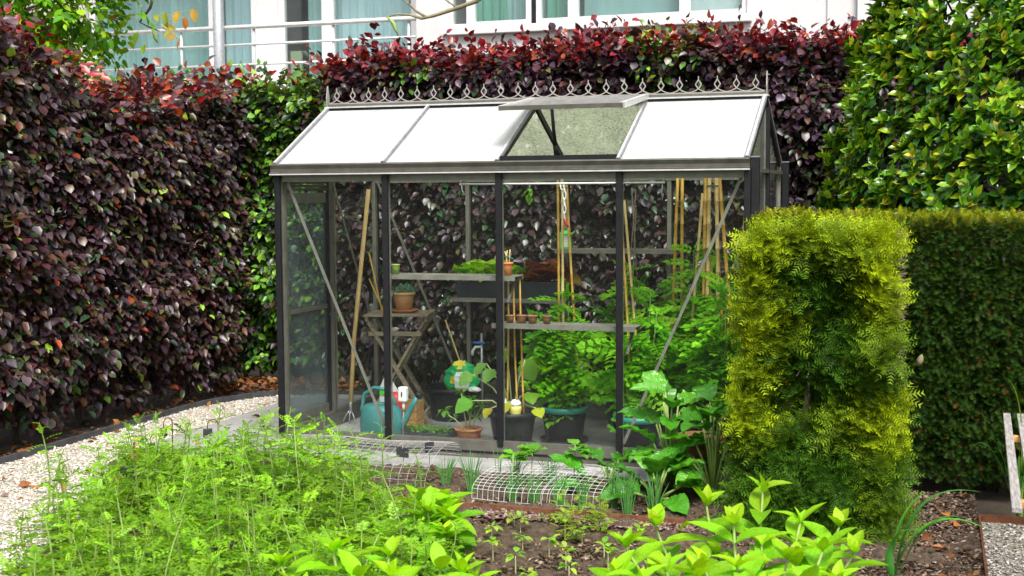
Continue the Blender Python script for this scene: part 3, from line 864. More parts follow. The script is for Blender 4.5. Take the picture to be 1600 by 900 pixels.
# door in the left gable with dark frame and mid rail
dy0, dy1 = .06, .705
door = MB()
door.box(-.028, .0, dy0, dy0 + .04, .11, 1.62); door.box(-.028, .0, dy1 - .04, dy1, .11, 1.62)
dr = door.build('door', 'black_metal', gh)
for z0, z1 in ((.111, .17), (.83, .855), (1.55, 1.619)):
    MB().box(-.026, -.002, dy0 + .041, dy1 - .041, z0, z1).build('door_rail', 'alu', dr)
for z0, z1 in ((.17, .83), (.855, 1.55)):
    MB().box(-.016, -.012, dy0 + .041, dy1 - .041, z0, z1).build('door_pane', 'glass_door', dr)
MB().tube([(.004, dy1 - .02, .78), (.03, dy1 - .02, .80), (.03, dy1 - .02, .92), (.004, dy1 - .02, .94)], .007, 6).build('door_handle', 'alu', dr)
for k in range(4):
    MB().beam((-.012, dy0, 1.643 + k * .022), (-.012, dy1, 1.643 + k * .022), .004, .018, (.5, 0, .8)).build('louvre_slat', 'alu', gh)
for y in (.04, .72):
    MB().box(.0, .026, y - .012, y + .012, .106, ZE - .014).build('door_jamb', 'alu', gh)
# bracing struts
for a, b in (((.03, .045, 1.70), (.70, .045, .12)), ((2.92, .045, 1.70), (2.23, .045, .12)), ((.04, D - .045, 1.70), (.72, D - .045, .14)), ((2.92, D - .045, 1.70), (2.26, D - .045, .14)), ((.035, .72, 1.66), (.035, 1.42, .5))):
    MB().beam(a, b, .018, .006, (0, 1, 0) if a[1] == b[1] else (1, 0, 0)).build('brace', 'alu_in', gh)
# shelves
def shelf(x0, x1, y0, y1, z, side):
    s = MB().box(x0, x1, y0, y1, z - .004, z)
    s.box(x0, x1, y0 - .004, y0 - .0005, z - .026, z + .004); s.box(x0, x1, y1 + .0005, y1 + .004, z - .026, z + .004)
    so = s.build('shelf', 'alu_in', gh)
    for x in (x0 + .045, x1 - .045):
        if side < 0: MB().beam((x, y1 - .01, z - .022), (x, .038, z - .16), .016, .012).build('shelf_bracket', 'alu', so)
        else: MB().beam((x, y0 + .01, z - .022), (x, D - .038, z - .16), .016, .012).build('shelf_bracket', 'alu', so)
shelf(.69, 1.56, .04, .20, 1.105, -1)
shelf(1.41, 2.30, .04, .20, .815, -1)
shelf(.69, 1.54, D - .24, D - .04, .865, 1)
shelf(1.45, 2.30, D - .20, D - .04, 1.215, 1)
# white curtain rail under the eave, with hooks
hr = MB().tube([(1.14, .22, 1.665), (2.44, .22, 1.665)], .0065, 8).build('hanging_rail', 'white_rail', gh)
for x in (1.15, 1.80, 2.43):
    MB().tube([(x, .22, 1.672), (x, .22, 1.74)], .004, 6).build('rail_hanger', 'white_rail', hr)

# ================================================================== LEAF TEMPLATES (shared meshes)
BEECH_T = [tpl_leaf(hw_, .10, dr_, .03, s) for s, (hw_, dr_) in enumerate(((.34, .14), (.30, .24), (.38, .2), (.33, .32), (.27, .18)))]
LAUREL_T = [tpl_leaf(.27, .12, .12, .012, s) for s in range(3)]
def tpl_meshes(name, TT, mat):
    return [col_mesh(name, t[0], t[1], np.ones((len(t[0]), 3)), mat) for t in TT]
BEECH_M = tpl_meshes('beech_leaf', BEECH_T, 'beech')
LAUREL_M = tpl_meshes('laurel_leaf', LAUREL_T, 'laurel')
def crinkle(T, s):
    v, f, u = T
    v = v.copy(); v[:, 2] += (vnoise(v[:, 0] * 16 + 7, v[:, 1] * 11 + 3, 90 + s) - .5) * .10
    return v, f, u
SOFT_T = [tpl_grid(8, 4, .24, fold=.10, curl=c, wave=.014, wfreq=4, seed=s, peak=p_) for s, (c, p_) in enumerate(((.12, .4), (.32, .42), (.5, .38), (.05, .44), (.22, .36)))]
SOFT_M = [grid_mesh('hydrangea_leaf', t, 'soft') for t in SOFT_T]
CHARD_T = [crinkle(tpl_grid(14, 8, .32, fold=.10, curl=c, wave=.05, wfreq=3.5, seed=s + 9, peak=.48), s) for s, c in enumerate((.35, .55, .2, .45))]
CHARD_M = [grid_mesh('chard_leaf', t, 'chard') for t in CHARD_T]
ROUND_T = [tpl_grid(8, 6, .48, fold=.10, curl=c, wave=.06, wfreq=3.2, seed=s + 30, peak=.42) for s, c in enumerate((.2, .4, .3))]
ROUND_M = [grid_mesh('squash_leaf', t, 'soft') for t in ROUND_T]
BASIL_T = [tpl_grid(6, 4, .30, fold=.05, curl=c, wave=.0, seed=s + 40, peak=.45) for s, c in enumerate((.35, .5))]
BASIL_M = [grid_mesh('basil_leaf', t, 'soft') for t in BASIL_T]
LETTUCE_T = [tpl_grid(8, 8, .55, fold=.25, curl=c, wave=.16, wfreq=4, seed=s + 50, peak=.62) for s, c in enumerate((.35, .15, .5))]
LETTUCE_M = [grid_mesh('lettuce_leaf', t, 'soft') for t in LETTUCE_T]

def tpl_pinnate(pairs=6, plen=.33, pw=.055, lobes=True, seed=0, droop=.25):
    """A feathery compound leaf: rachis with pairs of lobed leaflets."""
    r = np.random.default_rng(seed); V = []; F = []
    def tri(a, b, c):
        o = len(V); V.extend([a, b, c]); F.append((o, o + 1, o + 2))
    def kite(p, d, L, w, zdr):
        n = np.array([-d[1], d[0], 0.0])
        e = p + d * L + np.array([0, 0, -zdr])
        m = p + d * L * .55 + np.array([0, 0, .012])
        tri(p, m + n * w, e); tri(p, e, m - n * w)
    def z(t): return -droop * t * t
    tri(np.array([-.01, 0, 0]), np.array([.01, 0, 0]), np.array([0, 1, z(1)]))
    for i in range(pairs):
        t = .18 + .74 * i / (pairs - 1)
        L = plen * (1 - .55 * abs(t - .45) / .55) * r.uniform(.85, 1.1)
        for s in (-1, 1):
            d = unit(np.array([s * .85, .55 + .3 * t, 0])); q = np.array([0, t, z(t)])
            kite(q, d, L, pw, .04)
            if lobes:
                for k, u in ((.4, .62), (.65, .5)):
                    for s2 in (-1, 1):
                        a = s2 * .75
                        d2 = np.array([d[0] * math.cos(a) - d[1] * math.sin(a), d[0] * math.sin(a) + d[1] * math.cos(a), 0])
                        q2 = q + d * L * k
                        n2 = np.array([-d2[1], d2[0], 0.0])
                        tri(q2 - n2 * pw * .5, q2 + n2 * pw * .5, q2 + d2 * L * .42 + np.array([0, 0, -.02]))
    kite(np.array([0, .9, z(.9)]), np.array([0, 1.0, 0]), plen * .8, pw * 1.1, .06)
    return np.array(V, float), np.array(F)
FERN_T = [tpl_pinnate(5, .36, .06, True, s, d) for s, d in enumerate((.15, .35, .5))]
TOM_T = [tpl_pinnate(5, .40, .10, True, s + 5, d) for s, d in enumerate((.3, .6, .45))]
PARS_T = [tpl_pinnate(3, .40, .16, True, 9, .2)]

def needles(n=13, L=.17, w=.016, seed=0, side=0):
    """A flat yew spray: two ranks of narrow needles on a twig (length 1)."""
    r = np.random.default_rng(seed); V = []; F = []; Wt = []
    def tri(a, b, c, w0, w1):
        o = len(V); V.extend([a, b, c]); F.append((o, o + 1, o + 2)); Wt.extend([w0, w0, w1])
    tri(np.array([-.012, 0, 0]), np.array([.012, 0, 0]), np.array([0, .95, -.1]), 0, .8)
    twigs = [(np.array([0, 0, 0.0]), np.array([0, 1.0, -.1]), n, 1.0)]
    if side:
        for s in (-1, 1):
            twigs.append((np.array([0, .28 + .06 * s, -.02]), unit(np.array([s * .62, .78, -.05])) * .62, int(n * .65), .85))
    for o0, d, nn, k in twigs:
        dn = unit(d); sd = np.array([dn[1], -dn[0], 0.0])
        for i in range(nn):
            t = (i + .5) / nn
            q = o0 + d * t
            ln = L * k * (1 - .45 * max(0, t - .6) / .4) * r.uniform(.85, 1.15)
            for s in (-1, 1):
                e = q + (sd * s * .8 + dn * .6) * ln + np.array([0, 0, r.uniform(-.02, .05)])
                tri(q - dn * w, q + dn * w, e, .15 + .75 * t, .3 + .7 * t)
    return np.array(V, float), np.array(F), np.array(Wt, float)
YEW_T = [needles(8, .23, .036, s, 1) for s in range(3)]

# ================================================================== HEDGES AND TREES
def sprays(O, D, Nn, L, nl, size, rng, spread=.7, jit=.16):
    """Planar twigs with alternate leaves -> leaf positions, directions, normals, scales, index of twig."""
    D = unit(D); S = unit(np.cross(D, Nn)); Nn = np.cross(S, D)
    P, DD, NN, SZ, ID = [], [], [], [], []
    for i in range(nl):
        t = (i + .4) / nl
        s = 1 if i % 2 else -1
        last = i == nl - 1
        n = len(O)
        P.append(O + D * (L * t)[:, None] + Nn * (-.12 * (L * t * t))[:, None])
        d = D * (.55 if not last else 1) + S * (spread * s if not last else 0) + rng.normal(0, jit, (n, 3)) + [0, 0, -.18]
        DD.append(d); NN.append(Nn + rng.normal(0, jit * 1.3, (n, 3)))
        SZ.append(size * rng.uniform(.6, 1.3, n) * (1 - .2 * t)); ID.append(np.arange(n))
    return np.concatenate(P), unit(np.concatenate(DD)), unit(np.concatenate(NN)), np.concatenate(SZ), np.concatenate(ID)

def split_build(root, P, DD, NN, SZ, C, T, ME, matname, score, n_single, rng, wide=None):
    """The n_single leaves that show largest become parts of their own, the rest one foliage part."""
    A = frames(DD, NN)
    S3 = np.repeat(SZ[:, None], 3, 1)
    if wide is not None: S3[:, 0] *= wide
    idx = np.argsort(-score)[:n_single]
    keep = np.ones(len(P), bool); keep[idx] = False
    leaf_objs('leaf', ME, P[idx], A[idx], S3[idx], C[idx], root, rng)
    ki = np.where(keep)[0]
    k = rng.integers(0, len(T), len(ki))
    out = []
    for j in range(len(T)):
        q = ki[k == j]
        out.append(scatter(T[j], P[q], A[q], S3[q], C[q]))
    return foliage('foliage', join_sc(out), matname, root)

CAMV = np.array(CAM)
def in_view(P, margin=0.0):
    X = P - CAMV
    z = X @ np.array(cf); u = (X @ np.array(cr)) / z * 2031.33 / 800; v = (X @ np.array(cu)) / z * 2031.33 / 450
    return (z > 0) & (abs(u) < 1 - margin) & (abs(v) < 1 - margin)

def show_score(P, SZ, Nn, front):
    """how large a leaf shows from the garden: size over distance, in view, at the hedge's surface"""
    d = np.linalg.norm(P - CAMV, axis=1)
    return SZ / d * (in_view(P, .02)) * front

# ---- left copper beech hedge
PURPLE = (.032, .014, .019); PURPLE2 = (.070, .042, .054); BROWN = (.072, .030, .016); RED = (.22, .008, .008)
ORED = (.27, .045, .010); OLIVE = (.07, .075, .018); DKGREEN = (.022, .055, .02); LIME = (.22, .40, .03); GREEN = (.06, .17, .02); MAROON = (.075, .018, .026)

def ltop(y): return np.interp(y, [-3.5, -.7, -.1, .3, .8, 1.7, 2.6, 3.2], [2.60, 2.64, 2.56, 2.32, 2.26, 2.38, 2.50, 2.5])
hl = thing('copper_beech_hedge', (-2.0, 0, -.03), 'tall dark copper beech hedge along the left side of the gravel path', 'hedge')
rg_ = np.random.default_rng(11)
n = 8400
y = rg_.uniform(-2.6, 2.75, n); z = .16 + (ltop(y) - .16) * rg_.uniform(0, 1, n) ** .9
bulge = (vnoise(y * 2.2, z * 2.2, 5) - .5) * .22 + (vnoise(y * 5.5, z * 5.5, 6) - .5) * .12
dep = rg_.exponential(.10, n)
x = -1.66 + bulge - dep - .10 * (z < .4) - .10 * np.clip((z - ltop(y) + .25) / .25, 0, 1)
O1 = np.stack([x, y, z], 1)
D1 = np.stack([np.full(n, .75), rg_.normal(-.3, .32, n), rg_.normal(-.32, .25, n)], 1)
N1 = np.stack([rg_.normal(.66, .12, n), rg_.normal(-.15, .15, n), np.full(n, .72)], 1)
n2 = 1400
y = rg_.uniform(-2.6, 2.9, n2); x = rg_.uniform(-2.5, -1.55, n2)
O2 = np.stack([x, y, ltop(y) + rg_.normal(-.04, .07, n2)], 1)
D2 = np.stack([rg_.normal(.3, .5, n2), rg_.normal(-.1, .5, n2), np.abs(rg_.normal(.45, .35, n2))], 1)
N2 = np.stack([rg_.normal(.3, .35, n2), rg_.normal(-.3, .35, n2), np.full(n2, .8)], 1)
n3 = 1300                                  # far side of the hedge
y = rg_.uniform(-2.7, 2.9, n3); z = rg_.uniform(.2, 2.5, n3)
O3 = np.stack([-2.5 + rg_.normal(0, .06, n3), y, z], 1)
D3 = np.stack([np.full(n3, -.6), rg_.normal(0, .4, n3), rg_.normal(0, .3, n3)], 1)
N3 = np.stack([rg_.normal(-.6, .2, n3), rg_.normal(0, .3, n3), np.full(n3, .7)], 1)
O = np.concatenate([O1, O2, O3]); Dd = np.concatenate([D1, D2, D3]); Nn = np.concatenate([N1, N2, N3])
L = rg_.uniform(.13, .24, len(O))
P, DD, NN, SZ, ID = sprays(O, Dd, Nn, L, 5, .086, rg_)
hfrac = (P[:, 2] - ltop(P[:, 1]))
C = pick_cols(rg_, len(P), [PURPLE, PURPLE2, BROWN, OLIVE, DKGREEN, MAROON, ORED, LIME], [32, 22, 18, 12, 10, 4, .9, 1.2], .3)
toprd = (rg_.uniform(0, 1, len(P)) < np.clip((hfrac + .17) / .22, 0, 1) ** 1.5 * .8)
Cr = pick_cols(rg_, len(P), [RED, ORED, MAROON, PURPLE2], [4, 3, 3, 3], .3)
C[toprd] = Cr[toprd]
# green hornbeam twigs growing through towards the corner
pg = np.clip((P[:, 1] - 2.2) / .4, 0, 1) * .75 + .16 * (vnoise(P[:, 1] * 1.6, P[:, 2] * 1.6, 21) > .74)
gsel = rg_.uniform(0, 1, len(P)) < pg
Cg = pick_cols(rg_, len(P), [DKGREEN, GREEN, LIME], [4, 4, 1.5], .25)
C[gsel] = Cg[gsel]
front = np.exp(-np.abs(P[:, 0] + 1.5) * 6) * (1 + .4 * NN[:, 0])
split_build(hl, P, DD, NN, SZ, C, BEECH_T, BEECH_M, 'beech', show_score(P, SZ, NN, front), 300, rg_)
for i in range(26):
    yy = -3.2 + i * .24 + random.uniform(-.08, .08); xx = random.uniform(-2.05, -1.72)
    pts = [(xx, yy, -.05)]
    for k in range(1, 6): pts.append((xx + random.uniform(-.06, .05), yy + random.uniform(-.06, .06), k * .45))
    MB().tube(pts, [.022, .019, .016, .013, .01, .005], 7).build('stem', 'bark', hl)
# twigs that show between the leaves
tw = MB()
for k in range(160):
    yy = random.uniform(-2.4, 2.4); zz = random.uniform(.15, 2.4); x0 = -2.0
    a = Vector((x0, yy, zz)); b = a + Vector((random.uniform(.2, .42), random.uniform(-.25, .25), random.uniform(-.1, .25)))
    tw.tube([a, (a + b) / 2 + Vector((0, 0, random.uniform(-.03, .03))), b], [.006, .004, .002], 4, False)
tw.build('twigs', 'bark_dark', hl, kind='stuff')

# ---- back copper beech hedge behind the greenhouse
hb = thing('copper_beech_hedge', (1.2, 2.8, -.03), 'copper beech hedge with red topmost leaves behind the greenhouse', 'hedge')
rg_ = np.random.default_rng(12)
def btop(x): return np.interp(x, [-1.9, -1.35, -1.05, -.75, -.3, .25, 1.0, 1.8, 2.8, 3.5, 5.5], [2.42, 2.42, 2.48, 2.62, 2.68, 2.62, 2.67, 2.70, 2.68, 2.64, 2.6])
n = 7600
x = rg_.uniform(-1.75, 4.5, n); z = .2 + (btop(x) - .2) * rg_.uniform(0, 1, n) ** .8
bulge = (vnoise(x * 2.2, z * 2.2, 15) - .5) * .25 + (vnoise(x * 5.5, z * 5.5, 16) - .5) * .12
y = 2.42 - bulge + rg_.exponential(.16, n)
O1 = np.stack([x, y, z], 1)
D1 = np.stack([rg_.normal(.1, .4, n), np.full(n, -.75), rg_.normal(-.32, .26, n)], 1)
N1 = np.stack([rg_.normal(0, .16, n), rg_.normal(-.72, .12, n), np.full(n, .68)], 1)
n2 = 2300
x = rg_.uniform(-1.75, 4.6, n2); y = rg_.uniform(2.32, 3.0, n2)
O2 = np.stack([x, y, btop(x) + rg_.normal(-.05, .06, n2)], 1)
D2 = np.stack([rg_.normal(0, .55, n2), rg_.normal(-.35, .4, n2), np.abs(rg_.normal(.45, .3, n2))], 1)
N2 = np.stack([rg_.normal(0, .4, n2), rg_.normal(-.4, .35, n2), np.full(n2, .8)], 1)
n3 = 3600                                  # far side of the hedge
x = rg_.uniform(-1.75, 4.6, n3); z = .1 + (btop(x) - .15) * rg_.uniform(0, 1, n3)
O3 = np.stack([x, 2.85 + rg_.normal(0, .10, n3), z], 1)
D3 = np.stack([rg_.normal(0, .6, n3), np.full(n3, .5), rg_.normal(0, .4, n3)], 1)
N3 = np.stack([rg_.normal(0, .3, n3), rg_.normal(.8, .2, n3), rg_.normal(.4, .3, n3)], 1)
O = np.concatenate([O1, O2, O3]); Dd = np.concatenate([D1, D2, D3]); Nn = np.concatenate([N1, N2, N3])
L = rg_.uniform(.13, .24, len(O))
P, DD, NN, SZ, ID = sprays(O, Dd, Nn, L, 5, .085, rg_)
SZ = np.where(ID >= len(O1) + len(O2), SZ * 1.7, SZ)
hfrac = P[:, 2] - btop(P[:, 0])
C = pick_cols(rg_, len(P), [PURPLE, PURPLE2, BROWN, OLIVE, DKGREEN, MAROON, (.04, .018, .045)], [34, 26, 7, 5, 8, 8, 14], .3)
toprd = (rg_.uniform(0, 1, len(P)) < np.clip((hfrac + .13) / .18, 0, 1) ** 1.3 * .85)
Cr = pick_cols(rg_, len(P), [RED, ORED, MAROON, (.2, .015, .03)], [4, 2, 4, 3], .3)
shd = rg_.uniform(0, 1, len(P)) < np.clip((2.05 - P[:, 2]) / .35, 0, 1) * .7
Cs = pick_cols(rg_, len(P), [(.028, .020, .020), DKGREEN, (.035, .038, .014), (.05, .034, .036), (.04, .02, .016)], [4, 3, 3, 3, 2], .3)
C[shd] = Cs[shd]            # shade behind the greenhouse put into colour, plus the green-bronze of older low leaves
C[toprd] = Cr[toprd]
pg = np.clip((-.72 - P[:, 0]) / .25, 0, 1) * .85 * np.clip((2.62 - P[:, 2]) / .2, .35, 1) + .35 * ((vnoise(P[:, 0] * 1.9 + 3, P[:, 2] * 2.4, 31) > .72) & (P[:, 2] > 2.0))
gsel = rg_.uniform(0, 1, len(P)) < pg
Cg = pick_cols(rg_, len(P), [DKGREEN, GREEN, LIME, (.1, .26, .02)], [2.5, 4, 2.2, 3], .25)
C[gsel] = Cg[gsel]
front = np.exp(-np.abs(P[:, 1] - 2.25) * 6) * (P[:, 2] > 1.9 - .9 * (P[:, 0] < -.4)) * (1 - .4 * NN[:, 1])
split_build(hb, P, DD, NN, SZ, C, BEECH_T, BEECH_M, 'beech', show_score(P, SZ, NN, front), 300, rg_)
for i in range(27):
    xx = -1.6 + i * .25 + random.uniform(-.08, .08); yy = random.uniform(2.45, 2.7)
    pts = [(xx, yy, -.05)]
    for k in range(1, 6): pts.append((xx + random.uniform(-.06, .06), yy + random.uniform(-.05, .08), k * .46))
    MB().tube(pts, [.024, .02, .017, .014, .01, .005], 7).build('stem', 'bark', hb)
tw = MB()
for k in range(150):
    xx = random.uniform(-1.5, 4); zz = random.uniform(.15, 2.5)
    a = Vector((xx, 2.75, zz)); b = a + Vector((random.uniform(-.25, .25), -random.uniform(.2, .42), random.uniform(-.1, .25)))
    tw.tube([a, (a + b) / 2, b], [.006, .004, .002], 4, False)
tw.build('twigs', 'bark_dark', hb, kind='stuff')

# ---- clipped laurel on the right
la = thing('laurel_bush', (4.65, 1.1, -.05), 'large clipped glossy green laurel bush above the yew hedge', 'bush')
rg_ = np.random.default_rng(13)
n = 8800
th = rg_.uniform(-math.pi, math.pi, n); cz = rg_.uniform(-.75, .98, n)
rr = np.sqrt(1 - cz ** 2)
ndir = np.stack([rr * np.cos(th), rr * np.sin(th), cz], 1)
ndir = ndir[(ndir[:, 1] < .25)]
n = len(ndir)
lump = 1 + (vnoise(np.arctan2(ndir[:, 1], ndir[:, 0]) * 5, ndir[:, 2] * 6, 41) - .5) * .14 + (vnoise(np.arctan2(ndir[:, 1], ndir[:, 0]) * 13, ndir[:, 2] * 17, 42) - .5) * .08
dep = rg_.exponential(.05, n)
shape = np.array([1.35, 1.0, 2.0])
O = np.array([4.70, 1.38, 1.5]) + ndir * shape * lump[:, None] - ndir * dep[:, None]
nrm = unit(ndir / shape)
P, DD, NN, SZ, CC = [], [], [], [], []
for k in range(8):
    a = k * 2.4 + rg_.uniform(-.4, .4, n)
    t1 = unit(np.cross(nrm, [0, 0, 1.0])); t2 = np.cross(t1, nrm)
    rad = t1 * np.cos(a)[:, None] + t2 * np.sin(a)[:, None]
    axis = unit(nrm * .7 + np.array([0, 0, .55]))
    inn = k / 8
    d = axis * (.35 + .75 * inn) + rad * (.95 - .6 * inn) + rg_.normal(0, .12, (n, 3))
    P.append(O + axis * (.055 * inn)[..., None] if np.ndim(inn) else O + axis * .055 * inn)
    DD.append(unit(d)); NN.append(unit(axis * 1.0 - rad * .5 + rg_.normal(0, .15, (n, 3))))
    SZ.append(.092 * rg_.uniform(.75, 1.2, n) * (1 - .25 * inn))
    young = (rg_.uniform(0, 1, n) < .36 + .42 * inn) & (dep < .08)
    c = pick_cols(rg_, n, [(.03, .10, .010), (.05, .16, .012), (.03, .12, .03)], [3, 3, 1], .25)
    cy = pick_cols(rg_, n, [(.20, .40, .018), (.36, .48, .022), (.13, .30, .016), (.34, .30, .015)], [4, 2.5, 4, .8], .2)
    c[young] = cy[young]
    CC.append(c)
P = np.concatenate(P); DD = np.concatenate(DD); NN = np.concatenate(NN); SZ = np.concatenate(SZ); CC = np.concatenate(CC)
ysel = rg_.uniform(0, 1, len(P)) < .012
CC[ysel] = (.5, .42, .03)
front = (np.linalg.norm((P - np.array([4.70, 1.38, 1.5])) / shape, axis=1) > .98) * (P[:, 2] > 1.58) * 1.0
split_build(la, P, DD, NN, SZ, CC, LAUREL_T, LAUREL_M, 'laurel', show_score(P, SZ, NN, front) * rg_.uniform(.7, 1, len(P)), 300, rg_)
core = MB()
for k in range(60):
    a = random.uniform(0, 6.28); e = random.uniform(-.2, 1.3)
    tip = Vector((4.62 + 1.2 * math.cos(a) * math.cos(e), 1.38 + .85 * math.sin(a) * math.cos(e), 1.5 + 1.8 * math.sin(e)))
    base = Vector((4.62 + .1 * math.cos(a), 1.15 + .1 * math.sin(a), random.uniform(.6, 1.8)))
    core.tube([base, base.lerp(tip, .5) + Vector((0, 0, .08)), tip], [.022, .014, .004], 5, False)
core.build('branches', 'bark_dark', la, kind='stuff')
MB().tube([(4.62, 1.15, -.05), (4.6, 1.17, .8), (4.63, 1.14, 1.6), (4.62, 1.15, 2.6)], [.07, .06, .05, .025], 8).build('trunk', 'bark', la)

# ---- yew hedges
def yew(root, O, Dn, up, size, Cb, Ct, rng, name='foliage', TT=None):
    out = []
    k = rng.integers(0, 3, len(O))
    A = frames(Dn, up)
    for j in range(3):
        q = np.where(k == j)[0]
        v, f, w = (TT or YEW_T)[j]
        out.append(scatter((v, f), O[q], A[q], size[q], Cb[q], Ct[q], w))
    return foliage(name, join_sc(out), 'yew', root)

yw = thing('golden_yew_hedge', (3.4, -.6, -.03), 'bright yellow-green clipped yew block in front of the greenhouse corner', 'hedge')
rg_ = np.random.default_rng(14)
x0, x1, y0, y1, zt = 3.13, 3.77, -1.08, -.12, 1.41
def face(n, kind):
    a = rg_.uniform(0, 1, n); b = rg_.uniform(0, 1, n)
    if kind == 'front':
        Pq = np.stack([x0 + (x1 - x0) * a, np.full(n, y0), zt * b], 1); nn = np.array([0, -1., 0])
        h = (vnoise(a * 4 + 2, b * 7, 51) - .5) * .26 + (vnoise(a * 8, b * 15, 52) - .5) * .16
        hollow = np.exp(-(((a - .42) / .26) ** 2 + ((b - .63) / .2) ** 2)) * .13 + np.exp(-(((a - .35) / .2) ** 2 + ((b - .4) / .12) ** 2)) * .08
        Pq[:, 1] -= h - hollow
        Pq[:, 0] += (1 - b) * (a - .55) * .16
        Pq[:, 1] -= np.clip(.45 - b, 0, 1) ** 1.5 * .75
    elif kind == 'right':
        Pq = np.stack([np.full(n, x1), y0 + (y1 - y0) * a, zt * b], 1); nn = np.array([1., 0, 0])
        Pq[:, 0] += (vnoise(a * 6, b * 9, 53) - .5) * .05
    elif kind == 'left':
        Pq = np.stack([np.full(n, x0), y0 + (y1 - y0) * a, zt * b], 1); nn = np.array([-1., 0, 0])
        Pq[:, 0] -= (1 - b) * .07
        Pq[:, 0] -= (vnoise(a * 5, b * 8, 54) - .5) * .16
    else:
        Pq = np.stack([x0 + (x1 - x0) * a, y0 + (y1 - y0) * b, np.full(n, zt)], 1); nn = np.array([0, 0, 1.])
        Pq[:, 2] += (vnoise(a * 5, b * 5, 55) - .5) * .05
    return Pq, np.tile(nn, (n, 1))
parts_ = [face(3900, 'front'), face(2300, 'right'), face(1500, 'left'), face(1700, 'top')]
Pq = np.concatenate([q[0] for q in parts_]); nq = np.concatenate([q[1] for q in parts_])
n = len(Pq)
dep = rg_.exponential(.045, n)
Pq = Pq - nq * (dep + .05)[:, None]
Dn = unit(nq * .5 + rg_.normal(0, .55, (n, 3)) * [1, 1, .6] + [0, 0, .12])
up = unit(np.array([0, 0, .6]) + nq * .9 + rg_.normal(0, .28, (n, 3)))
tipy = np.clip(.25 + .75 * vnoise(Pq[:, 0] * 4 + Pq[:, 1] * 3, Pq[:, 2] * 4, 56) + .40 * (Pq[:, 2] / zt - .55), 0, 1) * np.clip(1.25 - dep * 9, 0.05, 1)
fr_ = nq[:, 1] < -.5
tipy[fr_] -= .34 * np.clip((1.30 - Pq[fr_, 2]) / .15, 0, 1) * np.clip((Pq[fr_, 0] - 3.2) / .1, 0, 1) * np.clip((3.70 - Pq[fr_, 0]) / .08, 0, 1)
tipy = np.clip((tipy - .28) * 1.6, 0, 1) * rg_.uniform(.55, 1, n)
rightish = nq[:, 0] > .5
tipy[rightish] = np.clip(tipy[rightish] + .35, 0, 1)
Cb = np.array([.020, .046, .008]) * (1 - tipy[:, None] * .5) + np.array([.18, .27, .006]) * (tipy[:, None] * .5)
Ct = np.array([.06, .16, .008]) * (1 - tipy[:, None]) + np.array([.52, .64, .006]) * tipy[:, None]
Cb *= rg_.uniform(.8, 1.2, (n, 1)); Ct *= rg_.uniform(.8, 1.2, (n, 1))
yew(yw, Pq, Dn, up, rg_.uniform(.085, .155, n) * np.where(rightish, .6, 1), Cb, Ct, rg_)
for k in range(9):
    xx = random.uniform(3.15, 3.7); yy = random.uniform(-.9, -.3)
    MB().tube([(xx, yy, -.05), (xx + random.uniform(-.06, .06), yy - .02, .5), (xx + random.uniform(-.1, .1), yy - random.uniform(0, .08), 1.0), (xx + random.uniform(-.12, .12), yy, 1.4)], [.022, .018, .012, .004], 6).build('stem', 'bark', yw)
tw = MB()
for k in range(70):
    a = Vector((random.uniform(3.2, 3.7), -.6, random.uniform(.1, 1.35))); b = a + Vector((random.uniform(-.2, .2), random.uniform(-.46, -.3), random.uniform(-.12, .25)))
    tw.tube([a, a.lerp(b, .5) + Vector((0, 0, .03)), b], [.006, .004, .002], 4, False)
tw.build('twigs', 'bark', yw, kind='stuff')
sp_ = MB()    # pale dry twig ends along the sheared corner
for k in range(420):
    zz = random.uniform(.1, 1.42); yy = random.uniform(-1.02, -.2)
    a = Vector((3.80, yy, zz)); b = a + Vector((random.uniform(.015, .045), random.uniform(-.02, .02), random.uniform(-.015, .02)))
    sp_.tube([a, b], [.003, .002], 3, False)
sp_.build('cut_twig_ends', 'bark_light', yw, kind='stuff')

yd = thing('dark_yew_hedge', (5.0, .2, -.03), 'dark green sheared yew hedge behind the slatted bench', 'hedge')
rg_ = np.random.default_rng(15)
n1, n2 = 10800, 2900
a = rg_.uniform(3.80, 5.05, n1); b = rg_.uniform(.05, 1.0, n1) * 1.47
Pq = np.stack([a, -.16 - (vnoise(a * 4, b * 4, 61) - .5) * .07 - (vnoise(a * 14, b * 14, 62) - .5) * .05, b], 1); nq = np.tile([0, -1., 0], (n1, 1))
a = rg_.uniform(3.0, 5.05, n2); b = rg_.uniform(-.18, .45, n2)
Pt = np.stack([a, b, 1.47 + (vnoise(a * 5, b * 5, 63) - .5) * .04], 1)
Pq = np.concatenate([Pq, Pt]); nq = np.concatenate([nq, np.tile([0, 0, 1.], (n2, 1))])
n = len(Pq); dep = rg_.exponential(.018, n)
Pq -= nq * (dep + .02)[:, None]
Dn = unit(nq * .7 + rg_.normal(0, .42, (n, 3)) + [0, 0, -.05]); up = unit(np.array([0, 0, 1.0]) + nq * .4 + rg_.normal(0, .4, (n, 3)))
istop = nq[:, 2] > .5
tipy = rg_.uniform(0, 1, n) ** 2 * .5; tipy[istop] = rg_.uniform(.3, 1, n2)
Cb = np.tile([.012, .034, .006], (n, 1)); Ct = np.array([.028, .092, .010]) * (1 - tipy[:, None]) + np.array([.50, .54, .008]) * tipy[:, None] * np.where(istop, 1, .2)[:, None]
brn = rg_.uniform(0, 1, n) < .03
Ct[brn] = (.16, .07, .02)
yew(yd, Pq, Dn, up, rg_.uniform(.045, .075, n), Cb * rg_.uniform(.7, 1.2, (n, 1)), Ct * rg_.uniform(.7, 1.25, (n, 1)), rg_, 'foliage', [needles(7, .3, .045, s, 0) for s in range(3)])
for k in range(8):
    xx = 3.9 + k * .22; MB().tube([(xx, .12, -.05), (xx + .03, .1, .6), (xx - .02, .13, 1.3)], [.025, .02, .008], 6).build('stem', 'bark', yd)
